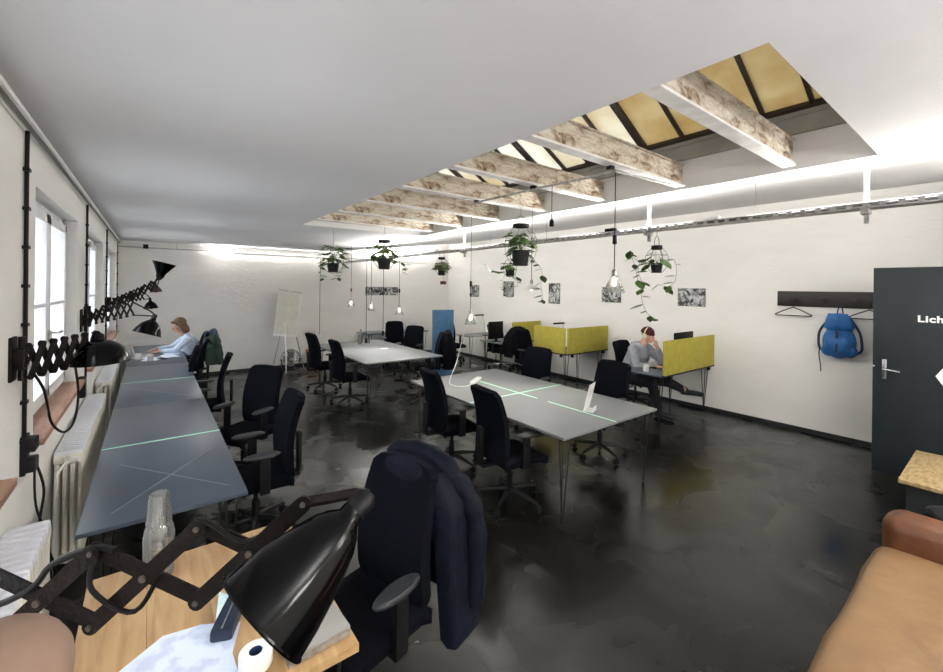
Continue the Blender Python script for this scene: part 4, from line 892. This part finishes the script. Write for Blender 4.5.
t = thing('power_cable', 'white cable looping from the power strip on the middle table up towards the ceiling', 'cable', (3.09, 4.0, .742)); MB().tube(smooth_path([(0, 0, .01), (-.12, -.06, .008), (-.22, .02, .008), (-.20, .18, .03), (-.03, .28, .22), (.08, .32, .48), (.11, .25, .78), (.11, .19, .90)], 8), .0045, 7).build('cable', M_wcable, t)
t = thing('table_stand', 'white acrylic display stand on the middle table near its right end', 'stand', (3.38, 2.50, .7405), .35)
MB().box(-.10, .10, -.002, .002, 0, .26, mx=T(0, .03, .01) @ RX(.22)).build('back_plate', mat('white_acrylic', (.85, .85, .83), .25), t); MB().box(-.06, .06, -.05, .035, 0, .012).box(-.06, .06, -.05, -.045, .012, .045).build('foot', mat('white_acrylic', (.85, .85, .83), .25), t)
# man's desk
def mug(x, y, z, label):
    t = thing('mug', label, 'mug', (x, y, z)); MB().shell([(.036, .003), (.040, .008), (.041, .09), (.040, .094)], th=.004).lathe([(.001, 0), (.036, 0), (.038, .005), (.001, .006)]).build('cup', M_white, t); MB().tube(arc((.04, 0, .048), .027, -PI/2, PI/2, 8), .005, 6).build('handle', M_white, t)
mug(5.66, 3.22, .7405, 'white mug at the front corner of the man\'s desk'); 
t = thing('monitor', 'black monitor behind the mustard divider at the man\'s desk', 'monitor', (6.35, 3.02, .7405)); MB().box(-.27, .27, -.018, .018, .20, .545, bev=.006).build('housing', M_black, t); MB().box(-.25, .25, .0185, .0195, .22, .53).build('screen', mat('screen_dark', (.02, .022, .028), .15), t); MB().box(-.03, .03, -.03, -.01, .02, .35).build('neck', M_black, t); MB().box(-.12, .12, -.08, .08, 0, .014, bev=.004).build('foot', M_black, t)
MB().box(-.03, .03, -.0195, -.018, .35, .37).build('badge', M_gcable, t)
t = thing('keyboard', 'dark keyboard in front of the man in the hoodie', 'keyboard', (6.15, 3.30, .7405)); MB().box(-.20, .20, -.06, .06, 0, .014, bev=.003).build('case', M_black, t); MB().box(-.19, .19, -.052, .052, .014, .018).build('keys', M_pad, t)
t = thing('bottle', 'small dark bottle with a pale cap beside the mustard divider edge', 'bottle', (5.74, 2.97, .7405)); MB().lathe([(.001, 0), (.03, 0), (.032, .01), (.032, .13), (.014, .16), (.014, .18), (.001, .18)]).build('body', mat('brown_glass', (.03, .02, .012), .2), t); MB().lathe([(.001, .175), (.017, .175), (.017, .21), (.001, .21)]).build('cap', M_paper, t)
t = thing('cup', 'small brown cup on the man\'s desk by the divider', 'cup', (5.88, 2.98, .7405)); MB().shell([(.028, 0), (.03, .003), (.036, .11)], th=.003).build('body', mat('brown_card', (.25, .16, .09), .8), t)
t = thing('monitor', 'black monitor on the desk left of the farthest mustard divider', 'monitor', (5.98, 6.90, .7405), .0); MB().box(-.20, .20, -.018, .018, .06, .44, bev=.006).build('housing', M_black, t); MB().box(-.03, .03, -.03, .0, .01, .2).build('neck', M_black, t); MB().box(-.1, .1, -.07, .07, 0, .014, bev=.004).build('foot', M_black, t)
for x, y, l in ((6.55, 7.95, 'slim black desk lamp on the corner desk'), (6.45, 5.35, 'slim black desk lamp behind the L-shaped divider')):
    t = thing('desk_lamp', l, 'desk lamp', (x, y, .7405), 0, 'slim black desk lamps'); MB().lathe([(.001, 0), (.07, 0), (.07, .012), (.001, .015)]).build('base', M_black, t); MB().tube([(0, 0, .01), (-.02, .0, .25), (-.10, 0, .50)], .008, 6).build('arm', M_steel, t); MB().box(-.34, -.06, -.03, .03, .49, .52, bev=.008).build('lamp_head', M_black, t)
# woman's desk
t = thing('laptop', 'silver laptop open in front of the woman', 'laptop', (-.08, 8.62, .7405), PI/2); MB().box(-.16, .16, -.11, .11, 0, .014, bev=.004).build('base', M_steel, t); MB().box(-.16, .16, 0, .008, 0, .21, mx=T(0, .11, .01) @ RX(-.35), bev=.003).build('lid', M_steel, t)
for i, (x, y, r_, l) in enumerate([(.25, 8.35, .3, 'white paper sheet on the far window desk, nearest the camera'), (.02, 8.15, -.2, 'white paper sheet on the far window desk, next to the wall side'), (.28, 8.72, .1, 'white notepad under the woman\'s hands'), (-.12, 8.45, .5, 'crumpled white paper on the far window desk by the lamp')]):
    t = thing('paper_sheet', l, 'paper', (x, y, .741), r_, 'papers on the far window desk'); MB().grid(lambda u, v: (u*.21-.105, v*.30-.15, .003+.012*math.sin(3*u+i)*(v*.8)), 5, 5, .0015 if i != 2 else .012).build('sheet', M_paper, t)
for x, y, l in ((.0, 8.0, 'white mug on the far window desk below the drooping lamp'), (-.15, 8.25, 'white cup near the radiator on the far window desk')):
    t = thing('mug', l, 'mug', (x, y, .7405)); MB().shell([(.036, .003), (.040, .008), (.041, .09), (.040, .094)], th=.004).lathe([(.001, 0), (.036, 0), (.038, .005), (.001, .006)]).build('cup', M_white, t)
t = thing('phone', 'dark phone lying on the far window desk beside the papers', 'phone', (.15, 8.12, .7415), .6); MB().box(-.036, .036, -.075, .075, 0, .009, bev=.003).build('case', M_black, t)

# ------------------------------------------------------------------ foreground pine desk
t = thing('pine_desk', 'light pine desk in the foreground below the black lamp', 'desk', (.185, 1.765, 0)); w, d = .372, .455
pm = MB()
for k in range(4): pm.box(-w+k*w/2, -w+(k+1)*w/2-.0008, -d, d, .712, .74, bev=.0015)
pm.build('tabletop', M_pine, t)
for i in (-1, 1):
    for j in (-1, 1): o = hairpin(.712).build('leg', M_bmetal, t); o.location = (i*(w-.09), j*(d-.09), 0)
t = thing('paper_sheet', 'large creased pale blue-white paper on the pine desk', 'paper', (.08, 1.50, .7405), -.10)
pp = [(-.17, .12), (-.06, .22), (.05, .21), (.165, .155), (.135, .03), (.16, -.14), (-.1, -.2), (-.2, -.1)]
m = MB(); m.prism(pp, .0012, mx=T(0, 0, .001)); m.build('sheet', mat('blueprint_paper', (.70, .77, .90), .8, col2=(.55, .62, .78), scale=12, lo=.42, hi=.5), t)
t = thing('tape_roll', 'white roll of tape on the pine desk under the lamp shade', 'tape roll', (.268, 1.425, .7405)); MB().shell([(.046, 0), (.048, .003), (.048, .042), (.046, .045)], th=.027, seg=32).build('roll', M_white, t); MB().shell([(.0215, .001), (.0215, .044)], th=.002, seg=24).build('core', mat('blue_core', (.02, .04, .12), .6), t)
t = thing('pencil_case', 'dark navy pencil case on the pine desk beside the lamp shade', 'pencil case', (.245, 1.70, .7405), 1.15); MB().box(-.13, .13, -.035, .035, 0, .04, bev=.012).build('case', mat('navy_case', (.010, .018, .045), .4), t); MB().box(-.12, .12, -.002, .002, .04, .043).build('zip', M_steel, t)
t = thing('paper_card', 'small pale green printed card beside the pencil case', 'card', (.20, 1.70, .7405), .35); MB().prism([(-.035, -.05), (.045, .02), (.03, .06)], .0015, mx=T(0, 0, .045) @ RX(.12)).build('card', mat('mint_paper', (.60, .74, .76), .7, col2=(.45, .6, .62), scale=40), t)
t = thing('laptop', 'closed grey laptop on the right edge of the pine desk', 'laptop', (.44, 1.425, .7405), .07)
MB().box(-.10, .10, -.075, .085, 0, .022, bev=.004).build('base', M_steel, t); MB().box(-.10, .10, -.075, .085, .023, .034, bev=.004).build('lid', mat('grey_lid', (.30, .29, .27), .45), t)

# ------------------------------------------------------------------ sofa, coffee table, pouf (bottom right)
t = thing('sofa', 'worn tan leather sofa in the bottom right corner', 'sofa', (2.65, .03, 0))
M = MB(); 
def soft(x0, x1, y0, y1, z0, z1, m, name, lv=.07, amp=.008, seed=0):
    bm = bmesh.new(); bmesh.ops.create_cube(bm, size=1)
    for v in bm.verts: v.co = Vector((x0 if v.co.x < 0 else x1, y0 if v.co.y < 0 else y1, z0 if v.co.z < 0 else z1))
    bmesh.ops.bevel(bm, geom=bm.edges[:], offset=lv, segments=5, affect='EDGES', profile=.5)
    bmesh.ops.triangulate(bm, faces=bm.faces[:]); bmesh.ops.subdivide_edges(bm, edges=[e for e in bm.edges if e.calc_length() > .15], cuts=5, use_grid_fill=True)
    bmesh.ops.triangulate(bm, faces=bm.faces[:])
    bm.normal_update(); rnd = random.Random(seed); k = [rnd.uniform(4, 9) for _ in range(4)]
    for v in bm.verts: v.co += v.normal*amp*(math.sin(v.co.x*k[0]+v.co.y*k[1])+math.sin(v.co.y*k[2]*2+v.co.x*k[3]*1.7))
    me = bpy.data.meshes.new(name); bm.to_mesh(me); bm.free(); me.shade_smooth(); me.materials.append(m); o = bpy.data.objects.new(name, me); C.objects.link(o); o.parent = t; return o
soft(-.87, .82, -.42, .42, .10, .34, M_leatherd, 'base', .05, .003, 1)
soft(-.86, .80, -.35, .47, .27, .45, M_leather, 'seat_cushion', .075, .0035, 2)
soft(.76, 1.00, -.43, .44, .08, .62, M_leatherd, 'armrest', .09, .004, 3)
soft(-1.10, -.86, -.43, .44, .08, .62, M_leatherd, 'armrest', .09, .004, 4)
soft(-.95, .90, -.62, -.36, .10, .82, M_leatherd, 'backrest', .09, .005, 5)
for x in (-.95, .85):
    for y in (-.5, .36): MB().tube([(x, y, 0), (x, y, .12)], .025).build('foot', M_dwood, t)
t = thing('coffee_table', 'low box table with a rough chipboard top beside the open door', 'coffee table', (5.30, .22, 0)); MB().box(-.52, .50, -.34, .34, .39, .42, bev=.003).build('tabletop', M_osb, t); MB().box(-.46, .44, -.30, .30, .02, .389).build('box_base', M_grout, t)
t = thing('waste_basket', 'round black bin between the sofa arm and the chipboard table', 'bin', (4.52, .22, 0)); MB().shell([(.13, 0), (.135, .01), (.165, .33), (.172, .34)], th=.006, seg=30).lathe([(.001, .004), (.13, .004), (.13, .01), (.001, .01)]).build('bucket', M_black, t)

for x, y in FILL_LAMPS[:3]:  # housings of the added fill lamps, out of view
    t = thing('added_fill_lamp', 'unseen square white fill lamp added behind the camera', 'ceiling lamp', (x, y, 2.155), 0, 'added fill lamps behind the camera'); MB().box(-.3, .3, -.3, .3, 0, .05, bev=.006).build('housing', M_white, t)
    for k in (-.2, .2): MB().tube([(k, 0, .05), (k, 0, zc(x)-2.155)], .004, 6).build('suspension_wire', M_steel, t)
# ------------------------------------------------------------------ finger of the photographer at the lower left of the lens
per = thing('person', 'tip of a tan finger close to the lens at the lower left corner', 'person', (-.06, .05, H-.07))
def cv(x, y, d):   # point at lateral x, up y, depth d from the phone
    s_, c_ = math.sin(YAW), math.cos(YAW); return Vector((x*c_+d*s_, -x*s_+d*c_, H+y))-Vector((-.06, .05, H-.07))
fc = [(cv(-.0855, -.0735, .075), .0115, cv(-.1000, -.0850, .075), .0125), (cv(-.1000, -.0850, .075), .0125, cv(-.125, -.100, .07), .014)]
fc += [(cv(-.125, -.100, .07), .014, cv(-.155, -.13, .05), .016), (cv(-.155, -.13, .05), .03, cv(-.15, -.20, .02), .032), (cv(-.15, -.20, .02), .03, cv(-.16, -.30, -.04), .034), (cv(-.155, -.16, .05), .014, cv(-.11, -.165, .055), .011), (cv(-.155, -.185, .04), .014, cv(-.112, -.19, .045), .011), (cv(-.15, -.21, .03), .013, cv(-.115, -.213, .035), .010), (cv(-.16, -.15, .03), .016, cv(-.13, -.13, .0), .012)]
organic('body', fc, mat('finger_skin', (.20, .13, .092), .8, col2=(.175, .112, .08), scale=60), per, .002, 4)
